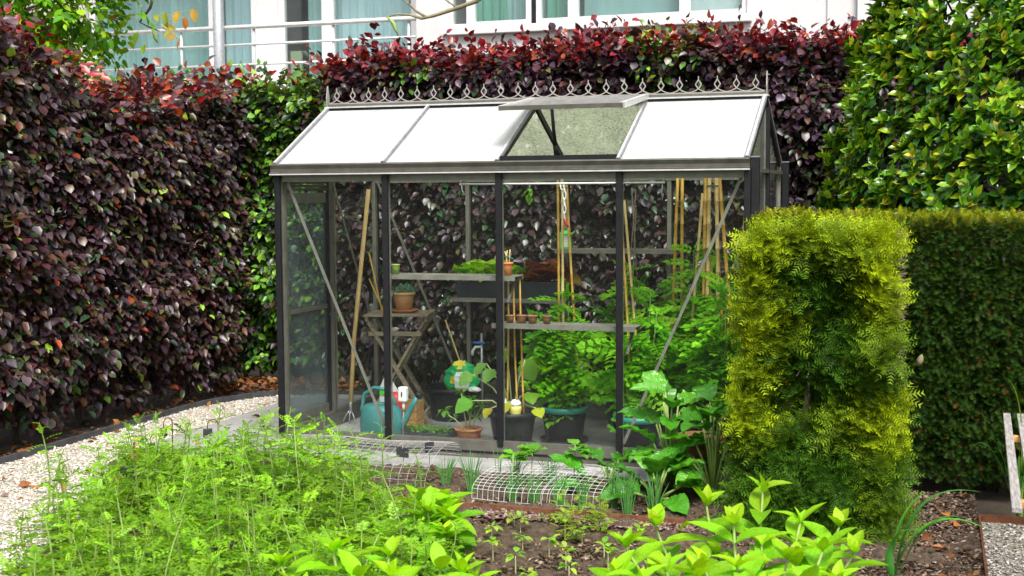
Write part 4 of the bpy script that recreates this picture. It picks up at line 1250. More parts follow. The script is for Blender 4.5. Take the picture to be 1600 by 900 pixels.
# solid twiggy heart of the two hedges
tw = MB()
for k in range(260):
    a = Vector((random.uniform(3.8, 5.5), .25, random.uniform(.1, 1.4))); b = a + Vector((random.uniform(-.15, .15), -.36, random.uniform(-.1, .1)))
    tw.tube([a, b], [.008, .003], 4, False)
tw.build('twigs', 'bark_dark', yd, kind='stuff')
bk = []
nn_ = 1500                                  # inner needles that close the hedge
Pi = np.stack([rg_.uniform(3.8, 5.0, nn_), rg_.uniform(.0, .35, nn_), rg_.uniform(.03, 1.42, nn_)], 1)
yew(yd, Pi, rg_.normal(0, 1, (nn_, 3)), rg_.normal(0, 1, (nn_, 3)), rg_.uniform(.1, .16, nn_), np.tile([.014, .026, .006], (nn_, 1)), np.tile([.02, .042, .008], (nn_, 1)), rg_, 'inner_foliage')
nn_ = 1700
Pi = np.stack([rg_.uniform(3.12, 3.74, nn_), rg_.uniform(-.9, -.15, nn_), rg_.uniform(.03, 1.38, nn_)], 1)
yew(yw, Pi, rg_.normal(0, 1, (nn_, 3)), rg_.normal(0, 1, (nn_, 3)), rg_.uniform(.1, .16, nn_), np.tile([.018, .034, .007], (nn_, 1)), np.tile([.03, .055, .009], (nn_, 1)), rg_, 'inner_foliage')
# the dry brown cone-like leaf caught in the dark hedge
cn = MB().lathe((0, 0, 0), [(.003, -.035), (.014, -.02), (.019, .0), (.013, .02), (.002, .034)], 8)
co = cn.build('dry_leaf', 'terracotta_old', None, 'pale brown dry curled leaf caught in the dark yew hedge', 'leaf')
co.location = (3.905, -.265, .715); co.rotation_euler = (.3, .2, .4); co.data.materials[0] = M['bark_light']

# ================================================================== TREES OVER THE LEFT HEDGE
def crown(root, centre, rad, n, size, palette, weights, T, ME, mat, rng, nl=6, single=0, cut=None):
    d = unit(rng.normal(0, 1, (n, 3))); r = rng.uniform(.35, 1, n) ** .6
    lump = .75 + .5 * vnoise(np.arctan2(d[:, 1], d[:, 0]) * 2.5 + 9, d[:, 2] * 3 + 5, 71)
    O = np.array(centre) + d * np.array(rad) * (r * lump)[:, None]
    Dd = unit(d * .7 + rng.normal(0, .4, (n, 3)) + [0, 0, -.1]); Nn = unit(np.array([0, 0, 1.0]) + rng.normal(0, .3, (n, 3)))
    L = rng.uniform(.14, .26, n)
    P, DD, NN, SZ, ID = sprays(O, Dd, Nn, L, nl, size, rng)
    if cut is not None:
        k = cut(P); P, DD, NN, SZ = P[k], DD[k], NN[k], SZ[k]
    C = pick_cols(rng, len(P), palette, weights, .2)
    return split_build(root, P, DD, NN, SZ, C, T, ME, mat, show_score(P, SZ, NN, 1.0), single, rng)

GREEN_M = tpl_meshes('hornbeam_leaf', BEECH_T, 'tomato')
t1 = thing('hornbeam_tree', (-3.5, 1.3, -.05), 'bright green hornbeam tree rising behind the left beech hedge', 'tree')
rg_ = np.random.default_rng(21)
crown(t1, (-3.2, 1.5, 3.45), (1.0, .75, 1.0), 1500, .085, [(.10, .30, .010), (.18, .42, .012), (.30, .50, .015), (.06, .2, .015)], [4, 4, 3, 2], BEECH_T, GREEN_M, 'tomato', rg_, 6, 120)
MB().tube([(-3.5, 1.3, -.05), (-3.45, 1.35, 1.2), (-3.4, 1.45, 2.4), (-3.35, 1.5, 3.4), (-3.3, 1.5, 4.2)], [.07, .06, .045, .03, .01], 8).build('trunk', 'bark', t1)
br = MB()
for k in range(26):
    a = random.uniform(0, 6.28); tip = Vector((-3.2 + .75 * math.cos(a), 1.5 + .55 * math.sin(a), random.uniform(2.9, 4.2)))
    b = Vector((-3.38, 1.47, random.uniform(2.3, 3.4))); br.tube([b, b.lerp(tip, .5) + Vector((0, 0, .06)), tip], [.016, .01, .003], 5, False)
br.build('branches', 'bark', t1, kind='stuff')
# a slight green shoot cluster behind the dip of the hedge
t1b = thing('hornbeam_sapling', (-2.75, 1.25, -.05), 'small lime green hornbeam shoots filling the dip in the left hedge', 'sapling')
crown(t1b, (-2.62, 1.15, 2.42), (.42, .5, .33), 150, .075, [(.14, .32, .02), (.24, .44, .03), (.32, .42, .03)], [3, 3, 1.5], BEECH_T, GREEN_M, 'tomato', rg_, 5, 40)
MB().tube([(-2.75, 1.25, -.05), (-2.7, 1.2, 1.2), (-2.65, 1.17, 2.3)], [.03, .022, .008], 7).build('trunk', 'bark', t1b)
br = MB()
for k in range(9):
    tip = Vector((-2.62 + random.uniform(-.3, .3), 1.15 + random.uniform(-.35, .35), random.uniform(2.4, 2.65)))
    b = Vector((-2.68, 1.19, random.uniform(1.7, 2.2))); br.tube([b, b.lerp(tip, .5), tip], [.009, .006, .002], 5, False)
br.build('branches', 'bark', t1b, kind='stuff')

# quince tree whose bare limbs hang into the picture from above
qt = thing('quince_tree', (-3.1, -.2, -.05), 'quince tree limbs with yellow and orange leaves hanging in from the top edge', 'tree')
MB().tube([(-3.1, -.2, -.05), (-3.05, -.1, 1.5), (-2.95, .2, 2.9), (-2.7, .7, 3.8)], [.09, .08, .065, .05], 9).build('trunk', 'bark', qt)
lb = MB()
lb.tube([(-2.7, .7, 3.8), (-2.4, 1.3, 3.75), (-2.12, 1.7, 3.5), (-2.06, 1.8, 3.25), (-2.10, 1.8, 3.12), (-2.20, 1.8, 3.01), (-2.12, 1.8, 2.97), (-2.02, 1.8, 2.93)], [.045, .035, .024, .016, .012, .010, .007, .004], 7)
lb.build('limb', 'bark_dark', qt)
l2 = MB()
l2.tube([(-2.7, .7, 3.8), (-1.5, 1.2, 3.9), (0.0, 1.6, 3.7), (.75, 1.8, 3.30), (.86, 1.8, 3.13), (.70, 1.8, 3.03), (.50, 1.8, 2.975), (.36, 1.8, 2.94), (.26, 1.8, 2.925), (.16, 1.8, 2.955), (.06, 1.8, 2.965), (-.03, 1.8, 2.945)], [.045, .038, .03, .022, .019, .017, .015, .013, .012, .009, .007, .004], 8)
l2.tube([(.30, 1.8, 2.93), (.22, 1.79, 2.98), (.17, 1.78, 3.03), (.12, 1.78, 3.07), (.10, 1.78, 3.13)], [.011, .010, .008, .006, .004], 7)
l2.tube([(.17, 1.78, 3.03), (.19, 1.77, 3.09), (.22, 1.77, 3.13)], [.006, .004, .003], 6)
l2.tube([(.55, 1.8, 2.985), (.46, 1.79, 3.05), (.44, 1.79, 3.10)], [.008, .005, .003], 6)
l2.build('limb', 'bark_light', qt)
for pts in ([(-.02, 1.8, 2.95), (.03, 1.8, 2.90), (.045, 1.8, 2.86), (.07, 1.8, 2.80)], [(-2.08, 1.8, 2.95), (-2.06, 1.8, 2.88), (-2.04, 1.8, 2.84)]):
    MB().tube(pts, [.008, .016, .015, .004], 7).build('catkin', 'stem_green', qt) if len(pts) == 4 else MB().tube(pts, [.012, .016, .005], 7).build('catkin', 'stem_green', qt)
ql = [(-2.30, 3.06, LIME), (-2.36, 3.0, (.45, .2, .03)), (-2.40, 3.08, (.4, .18, .03)), (-2.22, 2.93, LIME), (-2.16, 2.83, (.25, .42, .03)), (-2.0, 2.97, (.5, .42, .04)), (-1.93, 3.0, (.5, .40, .04)), (-1.97, 3.08, (.34, .42, .04)), (-1.84, 3.08, (.55, .36, .04)), (-1.78, 3.03, (.55, .22, .05)), (-1.87, 2.90, (.5, .30, .05)), (-1.83, 2.86, (.55, .2, .08)), (-2.05, 3.06, (.4, .42, .04)), (-1.92, 2.93, (.42, .4, .04)), (-2.15, 3.1, LIME), (-1.70, 3.09, (.5, .3, .04))]
Pq = np.array([(x, 1.79 + (i % 3) * .01, z) for i, (x, z, c) in enumerate(ql)]); n = len(Pq)
leaf_objs('leaf', [grid_mesh('quince_leaf', tpl_grid(7, 4, .27, fold=.1, curl=.2, seed=77), 'soft')], Pq, frames(rg_.normal(0, .35, (n, 3)) + [0, -.2, -.8], rg_.normal(0, .3, (n, 3)) + [0, -1, .2]), rg_.uniform(.085, .12, n), np.array([c for _, _, c in ql]), qt, rg_)
pt = MB()
for i in range(n): pt.tube([(-2.1 + (Pq[i, 0] + 2.1) * .35, 1.8, 2.99 + max(0, (Pq[i, 2] - 2.99)) * .6), tuple(Pq[i])], .002, 4, False)
pt.build('leaf_stalks', 'stem_pale', qt, kind='stuff')

# ================================================================== INSIDE THE GREENHOUSE
# folding table
tb = thing('folding_table', (.42, 1.04, 0), 'small weathered wooden folding table inside the greenhouse, pot on top', 'table')
ta = R(14)
def tp(u, v, z):      # u across, v deep, from the table's centre
    return (.385 + u * math.cos(ta) - v * math.sin(ta), 1.02 + u * math.sin(ta) + v * math.cos(ta), z)
TW, TD, TZ = .225, .20, .76
for k in range(5):
    v0 = -TD + k * (2 * TD / 5) + .003; v1 = v0 + 2 * TD / 5 - .006
    MB().prism([tp(-TW, v0, TZ), tp(TW, v0, TZ), tp(TW, v1, TZ), tp(-TW, v1, TZ)], (0, 0, 0), (0, 0, .014)).build('top_slat', 'wood_grey', tb, bevel=.002)
for u in (-TW + .02, TW - .02):
    MB().beam(tp(u, -TD + .02, TZ - .018), tp(u, TD - .02, TZ - .018), .022, .034).build('apron_rail', 'wood_grey', tb)
for v, off in ((-TD + .045, .0), (TD - .045, .0)):
    MB().beam(tp(-TW + .03, v, TZ - .036), tp(TW - .0, v, .0), .020, .042, (0, 1, 0)).build('leg', 'wood_grey', tb, bevel=.002)
    MB().beam(tp(TW - .03, v + .022, TZ - .036), tp(-TW + .0, v + .022, .0), .020, .042, (0, 1, 0)).build('leg', 'wood_grey', tb, bevel=.002)
MB().beam(tp(TW - .03, -TD + .05, .07), tp(TW - .03, TD - .05, .07), .018, .05).build('stretcher', 'wood_grey', tb)
MB().beam(tp(-TW + .03, -TD + .07, .07), tp(-TW + .03, TD - .03, .07), .018, .05).build('stretcher', 'wood_grey', tb)
MB().tube([tp(TW - .0, -TD + .07, TZ - .10), tp(TW - .0, TD - .07, TZ - .10)], .012, 8).build('dowel', 'wood_grey', tb)
MB().beam(tp(-TW + .03, -TD + .035, TZ - .12), tp(TW - .05, -TD + .035, TZ - .12), .012, .03).build('front_rail', 'wood_grey', tb)

def pot(name, c, r0, r1, h, mat, label, rim=.01, cat='flower pot', group=None, rimmat=None, soil=True, saucer=None, smat=None):
    t = thing(name, c, label, cat, group)
    MB().lathe(c, [(r0, 0), (r0 + (r1 - r0) * .8, h * .8), (r1, h * .97), (r1 - .006, h * .97), (r1 - .012, h * .86)], 24).build('pot_body', mat, t)
    mb = MB().lathe(c, [(r1 * .98, h * .84), (r1 + rim, h * .85), (r1 + rim, h), (r1 - .004, h), (r1 - .006, h * .9)], 24)
    mb.v = mb.v; mb.build('rim', rimmat or mat, t)
    if soil: MB().lathe(c, [(r1 - .008, h * .82), (r1 * .5, h * .88), (.001, h * .9)], 16).build('potting_soil', 'soil', t)
    if saucer:
        MB().lathe((c[0], c[1], c[2] + .0005), [(r0 * 1.02, -.0 + .002), (saucer, .016), (saucer + .004, .024), (saucer - .004, .024), (r0 * 1.04, .006)], 24).build('saucer', smat or mat, t)
    return t

def rosette(root, c, n, size, rng, palette, weights, T_M, tilt=(.2, 1.0), lift=.0):
    """Leaves radiating from a point."""
    a = rng.uniform(0, 6.28, n); e = rng.uniform(*tilt, n)
    Dd = np.stack([np.cos(a) * np.cos(e), np.sin(a) * np.cos(e), np.sin(e)], 1)
    Nn = np.stack([-np.cos(a) * np.sin(e), -np.sin(a) * np.sin(e), np.cos(e)], 1)
    P = np.array(c) + np.stack([np.cos(a), np.sin(a), np.zeros(n)], 1) * .01 + np.array([0, 0, 1]) * (lift * rng.uniform(0, 1, n))[:, None]
    leaf_objs('leaf', T_M, P, frames(Dd, Nn + rng.normal(0, .12, (n, 3))), size * rng.uniform(.7, 1.15, n), pick_cols(rng, n, palette, weights, .18), root, rng)

rg_ = np.random.default_rng(31)
# succulent on the table
c = tp(.03, .0, TZ + .0145)
sp = pot('terracotta_pot', (c[0], c[1], c[2] + .018), .055, .075, .125, 'succulent_pot', 'ochre clay pot on a saucer on the wooden folding table', .008)
sa = MB().lathe(c, [(.075, .001), (.10, .014), (.104, .022), (.096, .022), (.072, .008), (.001, .008)], 24).build('pot_saucer', 'terracotta', None, 'glazed brown clay saucer under the pot on the folding table', 'saucer')
su = thing('succulent_plant', (c[0], c[1], c[2] + .13), 'blue-green rosette succulent in the pot on the folding table', 'succulent')
SUC_M = [grid_mesh('succulent_leaf', tpl_grid(5, 2, .2, fold=.1, curl=-.2, seed=3, peak=.6), 'soft')]
for k in range(9):
    a = k * 2.4; r_ = .012 + .055 * (k / 9) ** .6
    rosette(su, (c[0] + r_ * math.cos(a), c[1] + r_ * math.sin(a), c[2] + .13 + .03 * (1 - k / 9)), 13, .046, rg_, [(.22, .42, .36), (.3, .5, .44), (.16, .34, .30)], [3, 2, 2], SUC_M, (.25, 1.3))

# tool with long wooden handle
rk = thing('garden_rake', (.09, .84, 0), 'long pale wooden-handled rake leaning behind the folding table', 'rake')
MB().tube([(.075, .85, .15), (.085, .90, .6), (.13, 1.08, 1.64)], .0155, 10).build('handle', 'pole', rk)
mb = MB().tube([(.075, .85, .17), (.074, .845, .09)], .011, 8)
for s in (-1, 0, 1): mb.tube([(.074, .845, .10), (.074 + s * .03, .83, .055), (.074 + s * .05, .815, .0)], .0035, 6)
mb.build('rake_head', 'steel', rk)

# thin sticks beside the table
for (a, b, lab) in (((.36, .78, .775), (.255, .80, 1.20), 'thin bamboo stick standing upright left of the succulent pot'), ((.37, .80, .775), (.225, .86, 1.02), 'thin bamboo stick slanting low to the left of the succulent pot')):
    MB().tube([a, b], .0055, 6).build('thin_stick', 'bamboo', None, lab, 'stick')
MB().tube([(.62, 1.30, .70), (.80, 1.22, .30)], .006, 6).build('thin_stick', 'bamboo_pale', None, 'pale cane slanting down from the folding table to the compost bag', 'stick')

# watering can
wc = thing('watering_can', (.56, .34, 0), 'teal plastic watering can on the greenhouse floor', 'watering can')
c = (.54, .33, 0.0)
MB().lathe(c, [(.112, 0), (.128, .02), (.132, .10), (.122, .20), (.095, .235), (.062, .242), (.060, .236)], 24, 1.12, .82).build('body', 'teal_can', wc)
MB().tube([(.43, .33, .10), (.40, .33, .20), (.42, .33, .30), (.49, .33, .345), (.57, .33, .335), (.63, .33, .27), (.645, .33, .21)], .0125, 8).build('handle', 'teal_can', wc)
MB().tube([(.65, .33, .06), (.70, .33, .13), (.76, .33, .24), (.80, .33, .30)], [.030, .024, .019, .017], 10).build('spout', 'teal_can', wc)
MB().tube([(.795, .33, .292), (.815, .33, .318)], [.018, .026], 10).build('spout_collar', 'black_plastic', wc)
MB().lathe((.60, .33, .236), [(.026, 0), (.026, .02), (.018, .026), (.001, .027)], 14).build('filler_cap', 'bag_yellow', wc)

# white plastic hose timer on the post
ht = thing('water_timer', (.80, .09, .25), 'white plastic box with a spout and grey cable beside the second post', 'timer')
MB().box(.765, .822, .075, .125, .30, .395).build('case', 'white_plastic', ht, bevel=.01)
MB().tube([(.795, .10, .30), (.795, .10, .245)], .010, 8).build('spout', 'white_plastic', ht)
MB().box(.790, .797, .072, .0748, .335, .365).build('mark', 'black_plastic', ht)
MB().tube([(.795, .10, .245), (.79, .10, .15), (.785, .11, .05), (.77, .12, .002)], .004, 6).build('cable', 'alu_rafter', ht)

# wooden box, canister and packets behind the can
wb_ = thing('wooden_box', (.50, .80, 0), 'orange-brown wooden box on the floor under the folding table', 'box')
bx, by, bw, bd, bh = .45, .66, .20, .14, .20
for (x0, x1, y0, y1) in ((bx, bx + bw, by, by + .012), (bx, bx + bw, by + bd - .012, by + bd), (bx, bx + .012, by + .0125, by + bd - .0125), (bx + bw - .012, bx + bw, by + .0125, by + bd - .0125)):
    for k in range(3): MB().box(x0, x1, y0, y1, .012 + k * .064, .012 + k * .064 + .060).build('board', 'wood_orange', wb_)
MB().box(bx + .013, bx + bw - .013, by + .013, by + bd - .013, 0, .012).build('bottom_board', 'wood_orange', wb_)
for (x, y) in ((bx + .02, by + .02), (bx + bw - .02, by + .02)): MB().box(x - .01, x + .01, y, y + .02, .0125, .21).build('corner_batten', 'wood_orange', wb_)
pk = thing('seed_packet_box', (.40, .60, 0), 'white carton with green and red print behind the watering can handle', 'carton')
MB().prism([(.40, .62, .0), (.52, .58, .0), (.52, .58, .27), (.44, .607, .37), (.40, .62, .30)], (0, 0, 0), (.015, .06, 0)).build('carton', 'white_plastic', pk)
MB().prism([(.402, .6175, .25), (.518, .5788, .25), (.518, .5788, .275), (.402, .6175, .29)], (0, 0, 0), (-.001, -.004, 0)).build('green_band', 'green_plastic', pk)
rb = MB().lathe((.545, .56, .0), [(.05, 0), (.055, .20), (.05, .26), (.03, .28), (.001, .285)], 14)
rb.build('red_canister', 'red', None, 'red plastic canister partly hidden behind the second post', 'canister')

# black tub with compost and a bag on it
tu = pot('black_tub', (.70, 1.22, 0), .15, .185, .235, 'black_plastic', 'wide black tub on the floor with a compost bag leaning on it', .012, 'tub')
bg = thing('compost_bag', (.80, 1.15, .21), 'crumpled green, yellow and white compost bag on the black tub', 'bag')
rgb = np.random.default_rng(5)
def lump(c, s, seed, n=14):
    r = np.random.default_rng(seed); V = []; F = []
    for i in range(n + 1):
        t = i / n * math.pi
        for k in range(n):
            a = k / n * 2 * math.pi
            q = 1 + r.uniform(-.16, .16)
            V.append((c[0] + s[0] * math.sin(t) * math.cos(a) * q, c[1] + s[1] * math.sin(t) * math.sin(a) * q, c[2] + s[2] * math.cos(t) * (1 + r.uniform(-.08, .08))))
    for i in range(n):
        for k in range(n): F.append((i * n + k, (i + 1) * n + k, (i + 1) * n + (k + 1) % n, i * n + (k + 1) % n))
    return V, F
v_, f_ = lump((.80, 1.15, .30), (.125, .07, .125), 3)
o = MB().add(v_, f_, False).build('bag_body', 'bag_green', bg)
o.data.materials.append(M['bag_yellow']); o.data.materials.append(M['bag_white'])
for pl in o.data.polygons:
    cx_, cz_ = pl.center.x - .80, pl.center.z - .30
    if abs(cx_ - .02) < .035 and abs(cz_ + .01) < .07: pl.material_index = 2
    elif abs(cx_ + .05 - cz_ * .5) < .016 or (cz_ > .09 and cx_ < .03): pl.material_index = 1
MB().add(*lump((.905, 1.11, .235), (.05, .03, .02), 8, 8)).build('bag_neck', 'bag_white', bg)

# garden tap with blue handle
tpz = thing('garden_tap', (.86, 1.40, 0), 'thin steel standpipe with a blue tap handle at the back wall', 'tap')
MB().tube([(.86, 1.40, 0), (.86, 1.40, .60)], .010, 8).build('standpipe', 'steel', tpz)
MB().tube([(.86, 1.40, .50), (.82, 1.38, .50), (.80, 1.37, .47), (.80, 1.37, .44)], .010, 8).build('spout', 'white_plastic', tpz)
MB().box(.80, .89, 1.375, 1.395, .525, .54).build('tap_handle', 'blue', tpz, bevel=.004)

# seedling tray
tr = thing('seedling_tray', (.78, .44, 0), 'dark seed tray of tiny green seedlings just behind the sill', 'tray')
MB().box(.55, 1.0, .33, .335, .0, .06).box(.55, 1.0, .545, .55, .0, .06).box(.55, .555, .3355, .5445, .0, .06).box(.995, 1.0, .3355, .5445, .0, .06).box(.5555, .9945, .3355, .5445, .0, .045).build('tray', 'trough', tr)
n = 520
Pq = np.stack([rg_.uniform(.57, .985, n), rg_.uniform(.35, .53, n), np.full(n, .045) + rg_.uniform(.005, .04, n)], 1)
a = rg_.uniform(0, 6.28, n)
foliage('seedlings', scatter(BASIL_T[0][:2], Pq, frames(np.stack([np.cos(a), np.sin(a), np.full(n, .3)], 1), np.tile([0, 0, 1.], (n, 1))), rg_.uniform(.018, .034, n), pick_cols(rg_, n, [(.12, .3, .05), (.2, .38, .07)], [1, 1])), 'tomato', tr)

# basil in a clay bowl
bp = pot('terracotta_bowl', (1.10, .46, 0), .065, .085, .085, 'terracotta', 'low clay bowl of basil just behind the sill', .008, 'bowl', saucer=.088)
ba = thing('basil_plant', (1.10, .46, .075), 'leggy basil plant leaning left out of the low clay bowl', 'basil')
stems = [((1.08, .45, .07), (1.02, .43, .14), (.945, .41, .19)), ((1.09, .46, .07), (1.07, .45, .2), (1.06, .44, .31)), ((1.10, .46, .07), (1.12, .45, .18), (1.14, .44, .27)), ((1.12, .46, .07), (1.15, .45, .15), (1.19, .45, .23)), ((1.10, .48, .07), (1.10, .48, .2), (1.10, .48, .27))]
for q in stems: MB().tube(q, [.005, .004, .0025], 6).build('stem', 'stem_pale', ba)
for q in stems:
    for k in (1, 2):
        rosette(ba, q[k], 9 if k == 2 else 6, .055, rg_, [(.12, .34, .025), (.2, .42, .035), (.08, .25, .02)], [3, 3, 2], BASIL_M, (-.4, .9), .02)

# squash in a big black pot with two watering bulbs
pot('black_pot', (1.44, .34, 0), .115, .150, .235, 'black_plastic', 'black plastic pot with yellow squash leaves behind the middle post', .008, saucer=.15)
sq = thing('squash_plant', (1.42, .36, .21), 'squash plant with broad pale leaves by the middle post', 'squash')
for (tip, sz, cc) in (((1.19, .30, .46), .115, (.20, .42, .09)), ((1.27, .33, .53), .12, (.22, .44, .10)), ((1.34, .28, .50), .11, (.20, .42, .09)), ((1.20, .25, .30), .13, (.14, .4, .04)), ((1.56, .30, .36), .10, (.2, .42, .02)), ((1.62, .26, .27), .09, (.5, .56, .02)), ((1.38, .40, .62), .13, (.2, .42, .06)), ((1.50, .42, .55), .15, (.2, .4, .06)), ((1.44, .24, .30), .09, (.5, .52, .04)), ((1.33, .24, .26), .08, (.55, .52, .04))):
    t_ = Vector(tip); b_ = Vector((1.44, .34, .20))
    MB().tube([b_, b_.lerp(t_, .5) + Vector((0, 0, .05)), t_], [.006, .005, .004], 6).build('leaf_stalk', 'stem_pale', sq)
    dd = unit(np.array([[tip[0] - 1.44, tip[1] - .34 - .12, -.12]]))
    leaf_objs('leaf', ROUND_M, np.array([tip]), frames(dd, np.array([[rg_.normal(0, .25), -.55, .85]])), np.array([sz]), np.array([cc]), sq, rg_)
for (x, y, lab) in ((1.40, .26, 'cloudy watering bulb half hidden behind the middle post'), (1.495, .235, 'white-topped watering bulb standing right of the middle post')):
    wbv = thing('watering_bulb', (x, y, .20), lab, 'watering bulb')
    MB().lathe((x, y, .20), [(.012, -.02), (.03, .02), (.038, .06), (.037, .085)], 16).build('bulb', 'bulb_yellow', wbv)
    MB().lathe((x, y, .20), [(.0372, .086), (.034, .105), (.02, .122), (.001, .126)], 16).build('cap', 'white_plastic', wbv)

# tomatoes in pots with canes
def tomato(base, h, n, rng, label, spread=.26, lean=(0, 0)):
    t = thing('tomato_plant', base, label, 'tomato plant', 'tomato plants in pots inside the greenhouse')
    pts = []; P = []; Dd = []; Nn = []; S = []
    for s in range(3):
        ox, oy = rng.uniform(-.05, .05, 2); hh = h * (1 - .18 * s)
        q = [(base[0] + ox * (1 + 1.6 * k / 6) + lean[0] * k / 6, base[1] + oy * (1 + 1.6 * k / 6) + lean[1] * k / 6, base[2] + hh * k / 6) for k in range(7)]
        MB().tube(q, [.008, .008, .007, .006, .005, .004, .003], 6).build('stem', 'stem_green', t)
        for i in range(n // 3):
            u = rng.uniform(.08, 1.0); k = min(5, int(u * 6)); w = u * 6 - k
            a = np.array(q[k]) * (1 - w) + np.array(q[k + 1]) * w
            an = rng.uniform(0, 6.28); e = rng.uniform(-.45, .45) + .5 * (u > .9)
            P.append(a); Dd.append([math.cos(an) * math.cos(e), math.sin(an) * math.cos(e), math.sin(e)]); Nn.append([math.cos(an) * .35 + rng.normal(0, .35), math.sin(an) * .35 - .35 + rng.normal(0, .35), .9])
            S.append(spread * rng.uniform(.7, 1.1) * (1 - .35 * max(0, u - .8) / .2))
    P = np.array(P); Dd = np.array(Dd); Nn = np.array(Nn); S = np.array(S)
    P[:, 1] = np.clip(P[:, 1], .1, 1.4)
    A = frames(Dd, Nn); C = pick_cols(rng, len(P), [(.17, .48, .012), (.26, .60, .016), (.36, .68, .04), (.10, .35, .012)], [4, 4, 2, 2], .2)
    k = rng.integers(0, 3, len(P)); out = []
    for j in range(3): out.append(scatter(TOM_T[j], P[k == j], A[k == j], S[k == j], C[k == j]))
    v, f, cc = join_sc(out)
    v[:, 1] = np.clip(v[:, 1], .03, 1.45); v[:, 0] = np.clip(v[:, 0], .06, 2.90)
    foliage('foliage', (v, f, cc), 'tomato', t)
    return t

tpots = [((1.70, .62, 0), .115, .150, .235, 'black pot with teal rim standing forward between the third and fourth posts', True, .155, .86, 66, 'bushy tomato plant in the forward teal-rimmed pot, cane beside it'),
         ((2.24, .42, 0), .115, .155, .235, 'black pot with teal rim behind the fourth post and the slanting brace', True, .15, .80, 54, 'tomato plant growing behind the fourth post'),
         ((1.98, 1.18, 0), .12, .155, .25, 'plain black pot at the back between third and fourth posts', False, None, .92, 66, 'tall tomato plant at the back wall between third and fourth posts'),
         ((2.50, .95, 0), .12, .155, .25, 'black pot in the middle of the greenhouse right half, behind the brace', False, None, 1.02, 84, 'tall tomato plant just right of the slanting brace'),
         ((2.74, .45, 0), .12, .15, .25, 'black pot in the front right corner of the greenhouse', False, None, .84, 72, 'tomato plant in the front right corner beside the yew'),
         ((2.78, 1.22, 0), .12, .15, .25, 'black pot in the back right corner of the greenhouse', False, None, 1.0, 66, 'tomato plant in the back right corner behind the bamboo bundle'),
         ((2.32, 1.25, 0), .12, .15, .25, 'black pot at the back wall below the high shelf', False, None, .86, 60, 'tomato plant at the back wall under the high shelf')]
for (c, r0, r1, h, lab, teal, sau, th_, nl_, lab2) in tpots:
    pot('black_pot', c, r0, r1, h, 'black_plastic', lab, .008, 'flower pot', 'black pots inside the greenhouse', rimmat='teal_rim' if teal else None, saucer=sau, smat='black_plastic')
    tomato((c[0], c[1], h * .86), th_, nl_ * 2, rg_, lab2, .21)

# bamboo canes
def cane(a, b, r, label, mat='bamboo', group='bamboo canes inside the greenhouse'):
    a = Vector(a); b = Vector(b); L_ = (b - a).length; k = max(3, int(L_ / .14)); pts = []; rs = []
    off = Vector((random.uniform(-.006, .006), random.uniform(-.006, .006), 0))
    for i in range(k + 1):
        t = i / k; q = a.lerp(b, t) + off * math.sin(math.pi * t)
        e = (b - a).normalized() * .006
        if 0 < i < k:
            pts += [q - e, q, q + e]; rs += [r, r * 1.28, r]
        else: pts.append(q); rs.append(r)
    return MB().tube(pts, rs, 8).build('bamboo_cane', mat, None, label, 'cane', group)
cane((1.66, .62, .20), (1.60, .84, 1.69), .0085, 'leftmost cane of the tied group right of the middle post')
cane((1.71, .60, .20), (1.63, .84, 1.70), .0085, 'upright middle cane of the tied group right of the middle post', 'bamboo_pale')
cane((1.80, .66, .20), (1.66, .84, 1.66), .0085, 'cane slanting right out of the tied group right of the middle post')
cane((2.25, .48, .20), (2.08, .70, 1.56), .0085, 'pale cane leaning left towards the fourth post top', 'bamboo_pale')
cane((2.19, .44, .20), (2.06, .70, 1.45), .0085, 'thinner cane close behind the fourth post')
cane((2.28, 1.20, .20), (2.34, 1.14, 1.70), .011, 'left cane of the pair in front of the back wall post')
cane((2.36, 1.22, .20), (2.37, 1.14, 1.70), .011, 'right cane of the pair in front of the back wall post')
cane((2.54, .93, .20), (2.575, .85, 1.70), .012, 'leftmost cane of the big tied bundle in the right bay')
cane((2.57, .90, .20), (2.60, .85, 1.71), .012, 'second cane from the left in the big tied bundle', 'bamboo_pale')
cane((2.66, .92, .20), (2.645, .85, 1.70), .012, 'second cane from the right in the big tied bundle', 'bamboo_pale')
cane((2.78, .90, .20), (2.66, .86, 1.70), .012, 'rightmost cane of the big tied bundle, leaning right at the foot')
cane((2.60, .96, .20), (2.588, .88, 1.66), .011, 'rear cane behind the left of the big tied bundle')
cane((2.70, .97, .20), (2.63, .88, 1.69), .011, 'rear cane in the middle of the big tied bundle')
cane((2.44, .90, .20), (2.555, .86, 1.60), .010, 'shorter cane leaning into the big tied bundle from the left', 'bamboo_pale')
cane((2.78, .50, .20), (2.875, .62, 1.68), .012, 'left cane of the pair in the front right corner')
cane((2.86, .50, .25), (2.895, .62, 1.66), .012, 'right cane of the pair in the front right corner')
for (x, y, z, lab) in ((1.63, .84, 1.64, 'teal tie round the canes right of the middle post'), (2.62, .852, 1.645, 'teal tie round the big bamboo bundle'), (2.885, .62, 1.60, 'teal tie round the corner pair of canes')):
    MB().tube([(x - .035, y - .012, z), (x, y - .018, z + .006), (x + .035, y - .012, z)], .004, 6).tube([(x - .035, y - .012, z), (x, y + .018, z), (x + .035, y - .012, z)], .004, 6).build('plant_tie', 'teal_rim', None, lab, 'plant tie')
for a, b, lab in (((1.93, 1.20, .24), (2.03, 1.26, 1.62), 'thin dark stake leaning right by the back wall'), ((2.10, 1.20, .24), (2.00, 1.26, 1.64), 'thin dark stake leaning left by the back wall'), ((2.00, 1.14, .24), (2.03, 1.26, 1.50), 'thin upright dark stake between two crossing stakes')):
    MB().tube([a, b], .0045, 6).build('thin_stake', 'bark', None, lab, 'stake')

